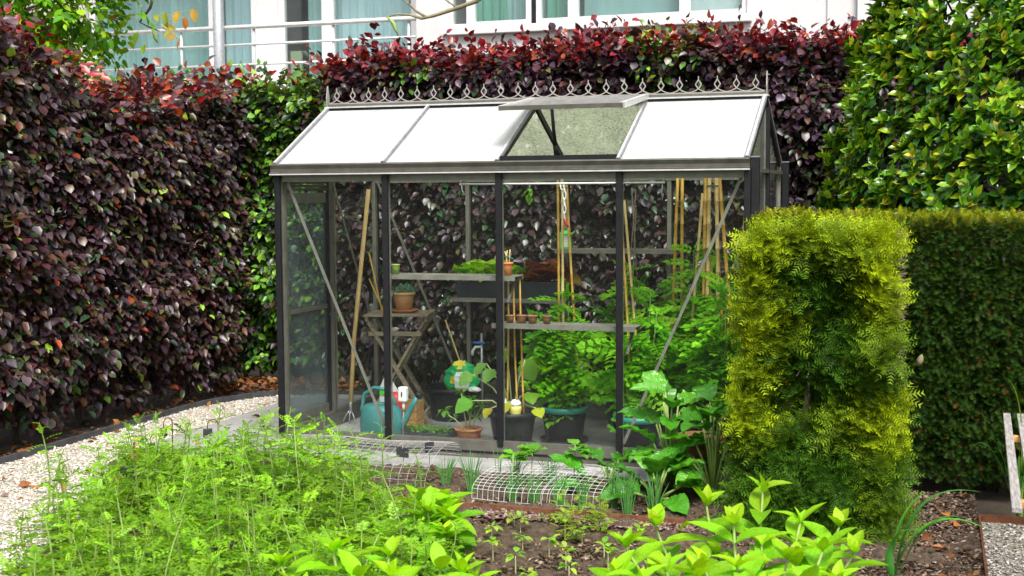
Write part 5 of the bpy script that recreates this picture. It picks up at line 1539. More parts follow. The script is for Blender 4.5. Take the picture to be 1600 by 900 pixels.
# troughs with lettuce on the back shelf
def trough(x0, x1, label):
    t = thing('planter_trough', ((x0 + x1) / 2, 1.35, .866), label, 'planter')
    y0, y1, z0, z1 = 1.265, 1.425, .8665, .985
    mb = MB()
    mb.prism([(x0, y0 + .01, z0), (x1, y0 + .01, z0), (x1, y0, z1), (x0, y0, z1)], (0, 0, 0), (0, .006, 0))
    mb.prism([(x0, y1 - .01, z0), (x1, y1 - .01, z0), (x1, y1, z1), (x0, y1, z1)], (0, 0, 0), (0, -.006, 0))
    mb.box(x0 + .0005, x0 + .006, y0 + .012, y1 - .012, z0, z1); mb.box(x1 - .006, x1 - .0005, y0 + .012, y1 - .012, z0, z1); mb.box(x0 + .007, x1 - .007, y0 + .016, y1 - .016, z0 + .001, z1 - .02)
    mb.build('trough_body', 'trough', t)
    MB().box(x0 - .004, x1 + .004, y0 - .006, y0 + .001, z1 - .012, z1 + .002).build('trough_rim', 'trough', t)
    return t
trough(.72, 1.10, 'slate blue planter trough of lime lettuce on the back shelf')
trough(1.13, 1.52, 'slate blue planter trough of red lettuce and parsley on the back shelf')
lt = thing('lime_lettuce', (.92, 1.35, .97), 'row of frilly lime green lettuce in the left trough', 'lettuce')
for x in (.77, .84, .91, .98, 1.05):
    rosette(lt, (x, 1.34 + random.uniform(-.02, .02), .975), 18, .145, rg_, [(.36, .70, .015), (.46, .80, .03), (.26, .58, .015)], [4, 3, 2], LETTUCE_M, (.35, 1.4), .03)
rl_ = thing('red_lettuce', (1.42, 1.35, .97), 'frilly bronze-red lettuce in the right trough', 'lettuce')
for x in (1.31, 1.38, 1.45):
    rosette(rl_, (x, 1.34, .975), 18, .15, rg_, [(.30, .08, .05), (.40, .15, .07), (.38, .27, .05), (.22, .06, .05)], [4, 3, 1.5, 2], LETTUCE_M, (.35, 1.4), .04)
ps = thing('parsley_plant', (1.20, 1.33, .975), 'small green parsley plant at the left end of the right trough', 'parsley')
n = 40
a = rg_.uniform(0, 6.28, n); e = rg_.uniform(.2, 1.4, n)
Dd = np.stack([np.cos(a) * np.cos(e), np.sin(a) * np.cos(e), np.sin(e)], 1)
foliage('foliage', scatter(PARS_T[0], np.tile([1.20, 1.32, .98], (n, 1)) + Dd * rg_.uniform(0, .07, (n, 1)), frames(Dd, np.stack([-np.cos(a), -np.sin(a), np.ones(n)], 1)), rg_.uniform(.05, .08, n), pick_cols(rg_, n, [(.14, .36, .04), (.22, .42, .05)], [1, 1])), 'tomato', ps)
MB().tube([(1.20, 1.32, .97), (1.20, 1.32, 1.03)], .004, 6).build('stem', 'stem_green', ps)
cane((1.205, 1.33, .98), (1.215, 1.33, 1.13), .003, 'thin marker stick in the right trough beside parsley', 'bamboo_pale', 'sticks')

# on the front shelves
pot('terracotta_pot', (1.485, .12, 1.1055), .025, .034, .082, 'terracotta_new', 'new orange terracotta pot holding sticks on the upper front shelf', .004)
for dx, dz, lab in ((-.016, .02, 'leftmost pale stick in the orange pot on the upper shelf'), (.0, .025, 'middle pale stick in the orange pot on the upper shelf'), (.018, .03, 'rightmost pale stick in the orange pot on the upper shelf')):
    cane((1.485 + dx * .5, .12, 1.165), (1.485 + dx, .12, 1.235 + dz), .0036, lab, 'bamboo_pale', 'sticks in the orange pot')
MB().tube([(1.462, .112, 1.222), (1.485, .108, 1.224), (1.505, .11, 1.220), (1.53, .11, 1.206)], .003, 6).build('plant_tie', 'teal_rim', None, 'teal tie round the sticks in the orange pot', 'plant tie')
pot('green_pot', (.745, .12, 1.1055), .022, .026, .062, 'stem_green', 'small dark green pot on the left end of the upper front shelf', .002)
for dx, y_, lab in ((1.495, .21, 'left of two canes hanging below the upper shelf end'), (1.535, .21, 'right of two canes hanging below the upper shelf end'), (1.455, .23, 'slanting cane just right of the middle post')):
    cane((dx + .015 if dx > 1.46 else dx - .02, y_ + .02, .24), (dx, y_, 1.09), .006, lab, 'bamboo')
for x, r_, h_, lab in ((1.50, .026, .048, 'first small mossy clay pot next to the middle post'), (1.575, .033, .05, 'second small mossy clay pot on the lower front shelf'), (1.645, .031, .05, 'third small mossy clay pot on the lower front shelf'), (1.735, .026, .050, 'small clay pot with a seedling on the lower front shelf')):
    pot('clay_pot', (x, .12, .8155), r_ * .75, r_, h_, 'terracotta_old', lab, .003, group='small clay pots on the lower shelf')
sd = thing('seedling', (1.735, .12, .86), 'seedling with two pale leaves in a small clay pot', 'seedling')
rosette(sd, (1.735, .12, .865), 4, .03, rg_, [(.2, .45, .1)], [1], BASIL_M, (.2, .7))

# green lantern on the high shelf
ln = thing('green_lantern', (1.51, 1.36, 1.216), 'vivid green lantern-shaped feeder on the high back shelf', 'lantern')
lx, ly, lz = 1.512, 1.34, 1.2155
mb = MB().box(lx - .036, lx + .036, ly - .03, ly + .03, lz, lz + .014)
for sx in (-1, 1):
    for sy in (-1, 1): mb.box(lx + sx * .03 - .005, lx + sx * .03 + .005, ly + sy * .024 - .005, ly + sy * .024 + .005, lz + .0145, lz + .105)
mb.build('frame', 'green_plastic', ln)
MB().box(lx - .023, lx + .023, ly - .017, ly + .017, lz + .015, lz + .10).build('white_panel', 'white_plastic', ln)
MB().add([(lx - .045, ly - .036, lz + .106), (lx + .045, ly - .036, lz + .106), (lx + .045, ly + .036, lz + .106), (lx - .045, ly + .036, lz + .106), (lx - .014, ly - .01, lz + .13), (lx + .014, ly - .01, lz + .13), (lx + .014, ly + .01, lz + .13), (lx - .014, ly + .01, lz + .13)], [(3, 2, 1, 0), (4, 5, 6, 7), (0, 1, 5, 4), (1, 2, 6, 5), (2, 3, 7, 6), (3, 0, 4, 7)]).build('roof', 'green_plastic', ln)
MB().tube([(lx, ly, lz + .13), (lx, ly, lz + .145)], .004, 6).build('hanger', 'black_plastic', ln)

# hanging chain with red cord
hc = thing('hanging_chain', (1.82, .22, 1.66), 'white plastic chain with red cord hanging from the eave rail', 'chain')
for k in range(5):
    z = 1.655 - k * .042; a = 0 if k % 2 else 1.57
    pts = [(1.82 + .010 * math.cos(q) * math.cos(a), .222 + .010 * math.cos(q) * math.sin(a), z - .02 + .026 * math.sin(q)) for q in [i * 6.283 / 10 for i in range(11)]]
    MB().tube(pts, .0032, 6, False).build('chain_link', 'white_plastic', hc)
MB().tube([(1.822, .222, 1.45), (1.828, .222, 1.42), (1.845, .222, 1.40)], .008, 6).build('red_cord', 'red', hc)
for x, z, lab in ((1.155, 1.60, 'white string end hanging at the left end of the eave rail'), (1.795, 1.63, 'white string knot on the eave rail near the chain')):
    MB().tube([(x, .218, 1.66), (x + .004, .218, 1.63), (x + .018, .218, z)], .0035, 6).build('string', 'white_plastic', None, lab, 'string')
MB().tube([(2.425, .22, 1.655), (2.42, .22, 1.6), (2.425, .22, 1.56), (2.43, .22, 1.6)], .003, 6).build('wire_hook', 'wire', None, 'thin wire loop hanging at the right end of the eave rail', 'hook')
gs = thing('hanging_sprig', (1.60, .21, 1.60), 'small green sprig hanging from the eave rail in the third bay', 'sprig')
rosette(gs, (1.60, .21, 1.58), 8, .05, rg_, [(.2, .45, .03), (.12, .35, .03)], [1, 1], BASIL_M, (-1.3, .2), .06)
MB().tube([(1.60, .21, 1.66), (1.60, .21, 1.56)], .002, 5).build('stalk', 'stem_green', gs)

# ================================================================== FOREGROUND GARDEN
rg_ = np.random.default_rng(41)

def shoot(base, top, nleaf, size, rng, out, tipsize=.7):
    """One feathery shoot: returns stem points; leaf placements are appended to out."""
    b = Vector(base); t = Vector(top); k = 6
    bow = Vector((rng.normal(0, .03), rng.normal(0, .03), 0)); tone = rng.uniform(.55, 1.15)
    q = [b.lerp(t, i / k) + bow * math.sin(math.pi * i / k) for i in range(k + 1)]
    for i in range(nleaf):
        u = .12 + .88 * (i + rng.uniform(0, .8)) / nleaf; u = min(u, .999); m = int(u * k); w = u * k - m
        a = q[m].lerp(q[m + 1], w); an = i * 2.4 + rng.uniform(-.5, .5)
        e = rng.uniform(-.1, .5) + .75 * max(0, u - .75) / .25
        s = size * rng.uniform(.75, 1.15) * (1 - (1 - tipsize) * u) * (.55 if u > .93 else 1)
        out.append((tuple(a), (math.cos(an) * math.cos(e), math.sin(an) * math.cos(e), math.sin(e)), (-math.cos(an) * math.sin(e) + rng.normal(0, .2), -math.sin(an) * math.sin(e) + rng.normal(0, .2), 1.0), s, u, tone))
    return q

FERN_PAL = [(.14, .42, .022), (.23, .52, .028), (.33, .60, .035), (.05, .22, .018), (.29, .53, .11)]
def shoot_foliage(name, out, parent, rng, kind='stuff', mat='fern'):
    P = np.array([o[0] for o in out]); Dd = np.array([o[1] for o in out]); Nn = np.array([o[2] for o in out]); S = np.array([o[3] for o in out]); u = np.array([o[4] for o in out])
    A = frames(Dd, Nn); C = pick_cols(rng, len(P), FERN_PAL, [4, 5, 3, 3, 2], .16)
    C = C * (.62 + .38 * u[:, None]) * (1 - .5 * u[:, None]) + np.array([.34, .60, .028]) * (.5 * u[:, None])
    C = C * np.array([o[5] for o in out])[:, None]
    k = rng.integers(0, 3, len(P)); sc = []
    for j in range(3): sc.append(scatter(FERN_T[j], P[k == j], A[k == j], S[k == j], C[k == j]))
    return foliage(name, join_sc(sc), mat, parent, kind)

# the dense bed of feathery plants
mass = thing('feathery_plants', (1.2, -2.4, 0), 'dense bed of bright green feathery-leaved plants in the left foreground', 'plants')
poly = [(-.42, -1.0), (.2, -.92), (.85, -1.02), (1.35, -1.55), (1.68, -1.95), (2.08, -2.5), (2.2, -3.3), (1.9, -4.1), (1.2, -4.2), (.75, -3.5), (.3, -2.8), (.08, -2.2), (-.18, -1.6)]
out = []; stm = MB()
cand = np.stack([rg_.uniform(-.5, 2.3, 1600), rg_.uniform(-4.2, -.9, 1600)], 1)
cand = cand[in_poly(cand, poly)]
pts_ = []
for q in cand:
    if all((q[0] - r[0]) ** 2 + (q[1] - r[1]) ** 2 > .094 ** 2 for r in pts_): pts_.append(q)
for q in pts_:
    x, y = q
    h = .31 + .10 * float(vnoise(np.array([x * 2.5]), np.array([y * 2.5]), 81)[0]) + rg_.uniform(-.05, .05)
    h *= np.interp(x + (y + 2) * .25, [-.3, .1, .7, 1.2, 1.6, 1.95], [.5, .62, .85, 1.0, .8, .62])
    if y > -1.4: h *= np.interp(y, [-1.4, -.95], [.95, .62])
    h *= float(np.clip(.5 + (-(x - .98) * .757 - (y + .98) * .653) * 1.1, .5, 1.05))
    if rg_.uniform() < .2: h += rg_.uniform(.05, .14)
    s = shoot((x, y, -.02), (x + rg_.normal(0, .05), y + rg_.normal(0, .05), h * 1.12), int(18 + 10 * rg_.uniform()), float(rg_.choice([.095, .12, .14])), rg_, out)
    stm.tube(s, [.005, .005, .0045, .004, .0035, .003, .002], 4, False)
o_ = shoot_foliage('foliage', out, mass, rg_); stm.build('stems', 'stem_green', mass, kind='stuff')
mass['kind'] = 'stuff'

# the taller shoots one can tell apart
tall = [((-.06, -2.30), .54, 'lone tall feathery shoot at the far left over the gravel'), ((.22, -2.5), .46, 'second tall feathery shoot from the left edge over the gravel'), ((.19, -2.0), .42, 'short feathery shoot beside the slate tag on the gravel'), ((.12, -1.8), .45, 'feathery shoot left of a rusty rod by the path'), ((.25, -1.8), .52, 'slender tall feathery shoot by the rusty rod'),
        ((.30, -1.6), .45, 'feathery shoot behind the orange marigolds'), ((.52, -1.62), .54, 'tallest feathery shoot in front of the paving'), ((.54, -1.4), .42, 'feathery shoot in front of the left wire cloche corner'), ((1.18, -1.9), .56, 'thick leafy shoot rising before the first greenhouse bay'), ((1.46, -1.7), .50, 'feathery shoot rising before the second greenhouse post'), ((1.60, -1.72), .40, 'feathery shoot next to the slate tags by the left cloche')]
for (x, y), h, lab in tall:
    t = thing('feathery_shoot', (x, y, 0), lab, 'plant', 'tall feathery shoots')
    out = []
    q = shoot((x, y, -.02), (x + rg_.normal(0, .02), y + rg_.normal(0, .02), h), 26, .10, rg_, out, .6)
    MB().tube(q, [.006, .006, .005, .0045, .004, .003, .002], 5, False).build('stem', 'stem_green', t)
    shoot_foliage('foliage', out, t, rg_)

# broad bright leaves: two hydrangea-like shrubs right in front
def shrub(name, tops, foot, label, rng):
    t = thing(name, (*foot, 0), label, 'shrub')
    P, Dd, Nn, S, C = [], [], [], [], []
    for (x, y, z) in tops:
        b = Vector((foot[0] + (x - foot[0]) * .45, foot[1] + (y - foot[1]) * .45, -.02)); tp_ = Vector((x, y, z - .05))
        mid = b.lerp(tp_, .55) + Vector((0, 0, .03))
        MB().tube([b, mid, tp_], [.007, .006, .004], 7).build('stem', 'stem_green', t)
        ph = rng.uniform(0, 3.14)
        for k in range(6):          # opposite pairs, crossing
            u = 1 - k * .155
            q = mid.lerp(tp_, (u - .55) / .45) if u > .55 else b.lerp(mid, u / .55)
            if q.z < .03: continue
            for s in (0, math.pi):
                a = ph + k * 1.571 + s + rng.normal(0, .12)
                e = (.80, .42, .2, .05, -.08, -.1)[k] + rng.normal(0, .12)
                P.append(q); Dd.append((math.cos(a) * math.cos(e), math.sin(a) * math.cos(e), math.sin(e))); Nn.append((-math.cos(a) * math.sin(e) + rng.normal(0, .12), -math.sin(a) * math.sin(e) + rng.normal(0, .12), math.cos(e)))
                S.append((.115, .165, .185, .185, .17, .15)[k] * rng.uniform(.75, 1.2)); g = min(1, k / 4)
                C.append(np.array([.31, .62, .010]) * (1 - g) + np.array([.08, .36, .012]) * g)
        for k in range(int(rng.integers(2, 5))):          # folded young leaves at the tip
            a = ph + .7 + k * 2.1; e = 1.2 + rng.normal(0, .18)
            P.append(tp_); Dd.append((math.cos(a) * math.cos(e), math.sin(a) * math.cos(e), math.sin(e))); Nn.append((-math.cos(a) * math.sin(e), -math.sin(a) * math.sin(e), math.cos(e)))
            S.append(.075 * rng.uniform(.6, 1.2)); C.append(np.array([.40, .68, .012]))
    P = np.array([tuple(p_) for p_ in P]); C = np.array(C) * rng.uniform(.72, 1.12, (len(P), 1)) * rng.uniform(.85, 1.1, (len(P), 3))
    leaf_objs('leaf', SOFT_M, P, frames(np.array(Dd), np.array(Nn)), np.array(S), C, t, rng)
    return t
RIGHT = [(3.37, -2.5, .56), (3.19, -2.7, .54), (3.04, -2.9, .50), (2.98, -3.1, .47), (3.32, -2.9, .53), (3.53, -2.7, .50), (3.65, -3.2, .54), (3.66, -2.6, .47), (3.73, -2.9, .46), (3.18, -3.4, .49), (3.42, -3.5, .55), (3.56, -3.4, .56), (3.32, -3.6, .54), (3.12, -3.5, .48), (3.71, -3.4, .50), (3.52, -3.7, .56), (3.65, -3.8, .58), (3.45, -3.15, .46), (3.25, -3.1, .44), (3.1, -3.2, .42), (3.4, -2.75, .42), (3.55, -3.05, .44), (3.25, -2.85, .40), (3.62, -2.85, .40), (3.0, -3.35, .44)]
LEFT = [(1.97, -3.7, .53), (2.11, -3.6, .56), (2.36, -3.7, .53), (2.29, -3.8, .54), (2.45, -3.5, .50), (2.45, -3.3, .43), (2.15, -3.9, .50), (2.51, -3.9, .53), (2.5, -3.3, .39), (2.35, -4.0, .54), (2.59, -3.8, .50), (2.22, -3.4, .50), (2.63, -3.2, .32)]
shrub('hydrangea_shrub', [(a_, b_, c_ - .035) for a_, b_, c_ in RIGHT], (3.4, -3.15), 'bright lime broad-leaved shrub at the bottom right before the yew', rg_)
shrub('hydrangea_shrub', [(a_, b_, c_ - .075) for a_, b_, c_ in LEFT], (2.3, -3.7), 'bright lime broad-leaved shrub at the bottom centre before the feathery bed', rg_)
sm = [(1.85, -1.95, .26), (1.93, -2.05, .24), (1.98, -2.2, .25), (2.02, -2.35, .22), (1.9, -2.25, .28), (1.80, -2.1, .29)]
shrub('mint_clump', sm, (1.92, -2.15), 'leafy green clump at the right end of the feathery bed', rg_)

# chard plants
def chard(c, n, h, label, rng):
    t = thing('chard_plant', (*c, 0), label, 'chard')
    for i in range(n):
        a = i * 2.4 + rng.uniform(-.3, .3); u = rng.uniform(.2, 1) if i > 3 else 1
        z = h * (.35 + .65 * u) * rng.uniform(.75, 1.0) * (.55 if i >= n * .6 else 1); sp = .05 + .09 * (1 - u) + (.06 if i >= n * .6 else 0)
        b = Vector((c[0], c[1], -.01)); m = b + Vector((math.cos(a) * sp * .5, math.sin(a) * sp * .5, z * .5)); e_ = b + Vector((math.cos(a) * sp, math.sin(a) * sp, z * .78))
        MB().tube([b, m, e_], [.009, .007, .005], 6).build('leaf_stalk', 'stem_green', t)
        el = rng.uniform(.15, .9) if i < n * .6 else rng.uniform(-.1, .35)
        dd = (math.cos(a) * math.cos(el), math.sin(a) * math.cos(el), math.sin(el)); nn = (-math.cos(a) * math.sin(el) + rng.normal(0, .2), -math.sin(a) * math.sin(el) - .25 + rng.normal(0, .2), math.cos(el))
        leaf_objs('leaf', CHARD_M, np.array([tuple(e_)]), frames(np.array([dd]), np.array([nn])), np.array([rng.uniform(.17, .25) * (1.0 if i < n * .6 else .9)]), pick_cols(rng, 1, [(.06, .27, .012), (.10, .36, .015), (.045, .2, .010)], [4, 3, 3], .12), t, rng)
chard((2.62, -.50), 24, .70, 'big glossy chard plant before the right end of the greenhouse', rg_)
chard((2.88, -.66), 22, .66, 'chard plant between the clay pot and the yew block', rg_)
chard((2.62, -.85), 11, .26, 'low spreading chard plant at the foot of the tall chard', rg_)
chard((2.30, -.62), 8, .22, 'small chard plant at the end of the right wire cloche', rg_)
pot('terracotta_pot', (2.73, -.20, 0), .095, .135, .24, 'terracotta_old', 'old brown clay pot on the paving behind the chard', .012)

# chives and leeks
def blades(c, n, h, rng, spread=.05):
    v = []; f = []
    out = MB()
    for i in range(n):
        a = rng.uniform(0, 6.28); s = rng.uniform(.2, 1) * spread; hh = h * rng.uniform(.6, 1.05)
        b = (c[0] + math.cos(a) * s * .4, c[1] + math.sin(a) * s * .4, -.02)
        out.tube([b, (b[0] + math.cos(a) * s * .5, b[1] + math.sin(a) * s * .5, hh * .6), (b[0] + math.cos(a) * s * 1.3, b[1] + math.sin(a) * s * 1.3, hh)], [.0028, .0024, .0008], 4, False)
    return out
M['chive'] = pmat('chive_green', (.05, .19, .035), (.10, .28, .06), scale=30, rough=.45)
cl = [((1.60, -.86), .22, 'upright chive clump just right of the left wire cloche'), ((1.42, -.80), .17, 'thin chive clump by the slate tags'), ((1.70, -.70), .26, 'single tall chive tuft before the middle post'), ((1.87, -.98), .15, 'small leek clump under the left part of the right cloche'), ((2.00, -1.0), .16, 'leek clump in the middle of the right cloche'), ((2.14, -1.02), .17, 'leek clump under the right cloche near its front wires'), ((2.27, -1.05), .17, 'leek clump at the right end under the cloche'), ((2.42, -1.02), .22, 'dark chive clump just right of the right cloche'), ((2.52, -1.10), .22, 'dark chive clump in front of the low chard'), ((2.66, -1.10), .20, 'rightmost chive clump beside the chard'), ((1.75, -.55), .15, 'leek tuft at the far side of the right cloche'), ((1.95, -.55), .16, 'leek tuft under the back of the right cloche')]
for c, h, lab in cl:
    t = thing('chive_clump', (*c, 0), lab, 'chives', 'chive and leek clumps')
    blades(c, 26 if 'tall' not in lab else 4, h, rg_, .05).build('blades', 'chive', t)
# young plants under the right cloche
for (x, y, lab) in ((1.86, -.62, 'young bean plant under the left end of the right cloche'), (1.80, -.78, 'small bean seedling near the front of the right cloche'), (2.10, -.60, 'large-leaved bean plant poking through the right cloche')):
    t = thing('bean_plant', (x, y, 0), lab, 'bean plant'); hh = .19 if 'poking' not in lab else .23
    MB().tube([(x, y, -.02), (x + .01, y, hh)], [.004, .003], 6).build('stem', 'stem_green', t)
    rosette(t, (x + .01, y, hh * .8), 9, .085, rg_, [(.10, .32, .03), (.16, .4, .04)], [1, 1], ROUND_M, (-.1, .9), .05)
# seedlings in the front bed
sdl = [(2.02, -1.75, .06), (2.12, -1.62, .08), (2.22, -1.9, .07), (2.32, -1.55, .10), (2.36, -1.95, .09), (2.45, -1.72, .07), (2.14, -2.08, .09), (2.30, -2.25, .10), (2.48, -2.1, .10), (2.6, -1.9, .06), (2.05, -1.5, .05), (2.2, -1.45, .05), (2.55, -2.3, .09), (2.68, -2.15, .12), (2.42, -2.45, .08), (2.7, -1.6, .08)]
SEEDLAB = ['near the rusty strip', 'in bare soil']
sg = ['tiny seedling nearest the feathery bed', 'small seedling left of the carrot row', 'lime seedling in the middle of bare soil', 'seedling just below the rusty strip', 'pale seedling right of the bare soil centre', 'seedling between carrot tufts', 'celery seedling low in the bare soil', 'celery seedling at the bottom centre', 'pale celery seedling left of the lime shrub', 'tiny seedling close to the lime shrub', 'tiny seedling at the left end of the rusty strip', 'tiny seedling under the rusty strip', 'yellowish seedling at the bottom of bare soil', 'cress-like yellow seedling beside the lime shrub', 'small seedling at the bottom edge', 'seedling between chard and lime shrub']
for (x, y, h), lab in zip(sdl, sg):
    t = thing('seedling', (x, y, 0), lab, 'seedling', 'seedlings in the front soil bed')
    MB().tube([(x, y, -.02), (x, y, h * .7)], .0025, 5).build('stem', 'stem_pale', t)
    rosette(t, (x, y, h * .6), 9, .042, rg_, [(.2, .45, .04), (.35, .55, .06), (.45, .55, .07)], [3, 3, 1.5], BASIL_M, (-.1, 1.0), h * .35)
M['carrot'] = M['fern']
for (x, y, lab) in ((2.28, -1.42, 'feathery carrot tuft by the rusty strip'), (2.36, -1.66, 'feathery carrot tuft in the middle of bare soil'), (2.42, -1.36, 'upright carrot tuft right of the others at the strip'), (2.50, -1.52, 'low carrot tuft leaning right')):
    t = thing('carrot_tuft', (x, y, 0), lab, 'carrot', 'carrot tufts'); out = []
    for k in range(6):
        q = shoot((x, y, -.02), (x + rg_.normal(0, .045), y + rg_.normal(0, .045), rg_.uniform(.10, .17)), 8, .06, rg_, out)
    P = np.array([o[0] for o in out]); C = pick_cols(rg_, len(out), [(.22, .38, .03), (.30, .42, .04)], [1, 1], .15)
    foliage('foliage', scatter(FERN_T[0], P, frames(np.array([o[1] for o in out]), np.array([o[2] for o in out])), np.array([o[3] for o in out]), C), 'fern', t)

# wire cloches
def cloche(name, x0, x1, yf, yb, h, step, nlong, label, flat=0.0, sag=0.0, mat='wire', wr=.0013):
    t = thing(name, ((x0 + x1) / 2, (yf + yb) / 2, 0), label, 'cloche')
    def arch(s, x):
        a = math.pi * s
        yy = (yf + yb) / 2 - math.cos(a) * (yb - yf) / 2
        zz = h * math.sin(a) ** (.4 if flat else .8) - sag * math.sin(math.pi * (x - x0) / (x1 - x0)) * math.sin(a)
        w = .010 * math.sin(x * 9 + s * 4)
        return Vector((x + w + .015 * math.sin(s * 3.1), yy, max(-.02, zz + w * .5)))
    mb = MB(); n = int((x1 - x0) / step)
    for i in range(n + 1):
        x = x0 + (x1 - x0) * i / n
        mb.tube([arch(k / 16, x) for k in range(17)], wr, 4, False)
    mb.build('hoop_wires', mat, t)
    mb = MB()
    for j in range(nlong):
        s = j / (nlong - 1)
        mb.tube([arch(s, x0 + (x1 - x0) * i / 14) for i in range(15)], wr, 4, False)
    mb.build('long_wires', mat, t)
    return t
cloche('wire_cloche', .02, 1.34, -.90, -.32, .19, .05, 20, 'galvanised wire mesh cloche before the left greenhouse bays')
cloche('wire_cloche', 1.66, 2.08, -1.05, -.40, .105, .032, 18, 'left half of the white wire mesh cloche before the right bays', 1, 0, 'wire_white', .0010)
cloche('wire_cloche', 2.06, 2.36, -1.07, -.38, .11, .036, 17, 'right overlapping half of the white wire mesh cloche', 1, 0, 'wire_white', .0010)

# slate tags
def tag_(c, zt, w, h, label, hook=True, rot=0.0, mat='rust'):
    t = thing('slate_tag', (*c, 0), label, 'plant tag', 'slate plant tags')
    x, y = c; dx, dy = math.cos(rot), math.sin(rot)
    if hook:
        r = .035
        pts = [(x, y, -.02), (x, y, zt)] + [(x - dx * (r - r * math.cos(a)), y - dy * (r - r * math.cos(a)), zt + r * math.sin(a)) for a in [k * math.pi / 8 for k in range(1, 9)]] + [(x - 2 * r * dx, y - 2 * r * dy, zt - .02)]
        MB().tube(pts, .0035, 6).build('hook_rod', mat, t)
        cx_, cy_, cz_ = x - 2 * r * dx, y - 2 * r * dy, zt - .02 - h / 2
    else:
        MB().tube([(x, y + .006, -.02), (x, y + .006, zt), (x, y - .004, zt + .01), (x, y - .008, zt - .01)], .0022, 6).build('pin', 'wire', t)
        cx_, cy_, cz_ = x, y, zt - h / 2
    a = Vector((dx, dy, 0)) * w / 2; nn = Vector((dy, -dx, 0))
    p0 = Vector((cx_, cy_, cz_)) + nn * .002
    MB().prism([p0 - a - Vector((0, 0, h / 2)), p0 + a - Vector((0, 0, h / 2)), p0 + a + Vector((0, 0, h / 2)), p0 - a + Vector((0, 0, h / 2))], (0, 0, 0), tuple(nn * .005)).build('slate', 'slate', t, bevel=.001)
tag_((.16, -1.82), .26, .075, .055, 'slate tag on a hooked rod standing over the gravel', True, .1)
tag_((-.30, .0 - .3), .17, .06, .05, 'slate tag on a rusty hook in front of the left cloche corner', True, .9)
tag_((-.62, -.32), .17, .05, .06, 'edge-on slate tag on a hook by the paving edge', True, 1.3)
tag_((-.50, -.62), .13, .05, .05, 'low slate tag on a hook behind the marigolds', True, .9)
tag_((1.17, -.80), .20, .078, .055, 'dark slate tag with a wire pin in front of the left cloche', False, -.15)
tag_((1.27, -.66), .21, .06, .06, 'turned slate tag on the right part of the left cloche', False, 1.0)
MB().tube([(.05, -1.72, -.03), (.06, -1.72, .34)], .006, 6).build('rusty_rod', 'rust', None, 'rusty upright rod among the feathery shoots by the path', 'rod')
MB().tube([(.02, -3.02, -.03), (.02, -3.02, .16), (.0, -3.02, .19), (-.05, -3.02, .20)], .005, 6).build('rusty_rod', 'rust', None, 'bent rusty rod at the bottom left edge on the gravel', 'rod')

# marigolds
mg = [((-.56, -.78), .14, 'orange marigold by the paving corner'), ((-.44, -.95), .12, 'orange marigold beside the slate tag hook'), ((-.22, -1.32), .16, 'orange marigold in the gap of the feathery bed'), ((-.14, -1.26), .15, 'orange marigold right of its twin in the bed gap'), ((-.02, -1.78), .15, 'low orange marigold near the rusty rod'), ((.06, -1.86), .15, 'low orange-yellow marigold under the tall shoots'), ((-1.52, -1.02), .12, 'orange marigold under the left hedge'), ((-1.55, -1.2), .08, 'low orange marigold at the left edge under the hedge')]
PET_M = [grid_mesh('marigold_petal', tpl_grid(3, 2, .3, fold=.05, curl=.15, seed=2, peak=.65), 'petal')]
for (x, y), h, lab in mg:
    t = thing('marigold', (x, y, 0), lab, 'marigold', 'orange marigolds'); out = []
    q = shoot((x, y, -.02), (x, y, h), 12, .06, rg_, out)
    MB().tube(q, .003, 5, False).build('stem', 'stem_green', t)
    shoot_foliage('foliage', out, t, rg_)
    rosette(t, (x, y, h), 16, .024, rg_, [(.75, .22, .01), (.8, .32, .01)], [2, 1], PET_M, (.0, 1.2), .006)

# strap leaves at the right
def strap(root, pts, w, col, rng):
    pts = [Vector(p_) for p_ in pts]; n = 14; V = []; U = []; F = []
    def bez(t):
        m = len(pts) - 1; q = list(pts)
        while len(q) > 1: q = [a.lerp(b, t) for a, b in zip(q[:-1], q[1:])]
        return q[0]
    for i in range(n + 1):
        t = i / n; c = bez(t); d = (bez(min(1, t + .02)) - bez(max(0, t - .02))).normalized()
        s = d.cross(Vector((0, 0, 1))); s = s.normalized() if s.length > .1 else Vector((.8, .6, 0))
        nn = s.cross(d); ww = w * (1 - t ** 3) * (.75 + .25 * math.sin(math.pi * min(1, t * 1.4))) + .0008
        V += [c - s * ww + nn * ww * .3, c, c + s * ww + nn * ww * .3]; U += [(0, t), (.5, t), (1, t)]
    for i in range(n):
        a = i * 3
        for j in (0, 1): F += [(a + j, a + j + 1, a + j + 4), (a + j, a + j + 4, a + j + 3)]
    me = col_mesh('strap_leaf', np.array([tuple(v) for v in V]), np.array(F), np.tile(np.array(col), (len(V), 1)), 'blade', True, np.array(U))
    o = bpy.data.objects.new('leaf', me); COL.objects.link(o); part_parent(o, root)
dl = thing('daylily_plant', (3.84, -1.83, 0), 'arching strap-leaved daylily at the bottom right on the mulch', 'daylily')
G1, G2 = (.06, .24, .04), (.10, .32, .04)
strap(dl, [(3.84, -1.83, -.02), (3.87, -1.83, .25), (3.95, -1.8, .40), (4.17, -1.8, .37)], .024, G1, rg_)
strap(dl, [(3.83, -1.84, -.02), (3.88, -1.84, .20), (4.02, -1.83, .36), (4.28, -1.82, .17)], .024, G2, rg_)
strap(dl, [(3.85, -1.85, -.02), (3.90, -1.86, .18), (4.00, -1.86, .30), (4.10, -1.85, .27)], .020, G1, rg_)
strap(dl, [(3.82, -1.82, -.02), (3.83, -1.82, .18), (3.88, -1.8, .32), (3.96, -1.78, .35)], .020, G2, rg_)
strap(dl, [(3.82, -1.86, -.02), (3.80, -1.88, .14), (3.84, -1.9, .24), (3.95, -1.92, .22)], .020, G1, rg_)
dl2 = thing('daylily_plant', (4.36, -.75, 0), 'strap leaves growing behind the slatted bench', 'daylily')
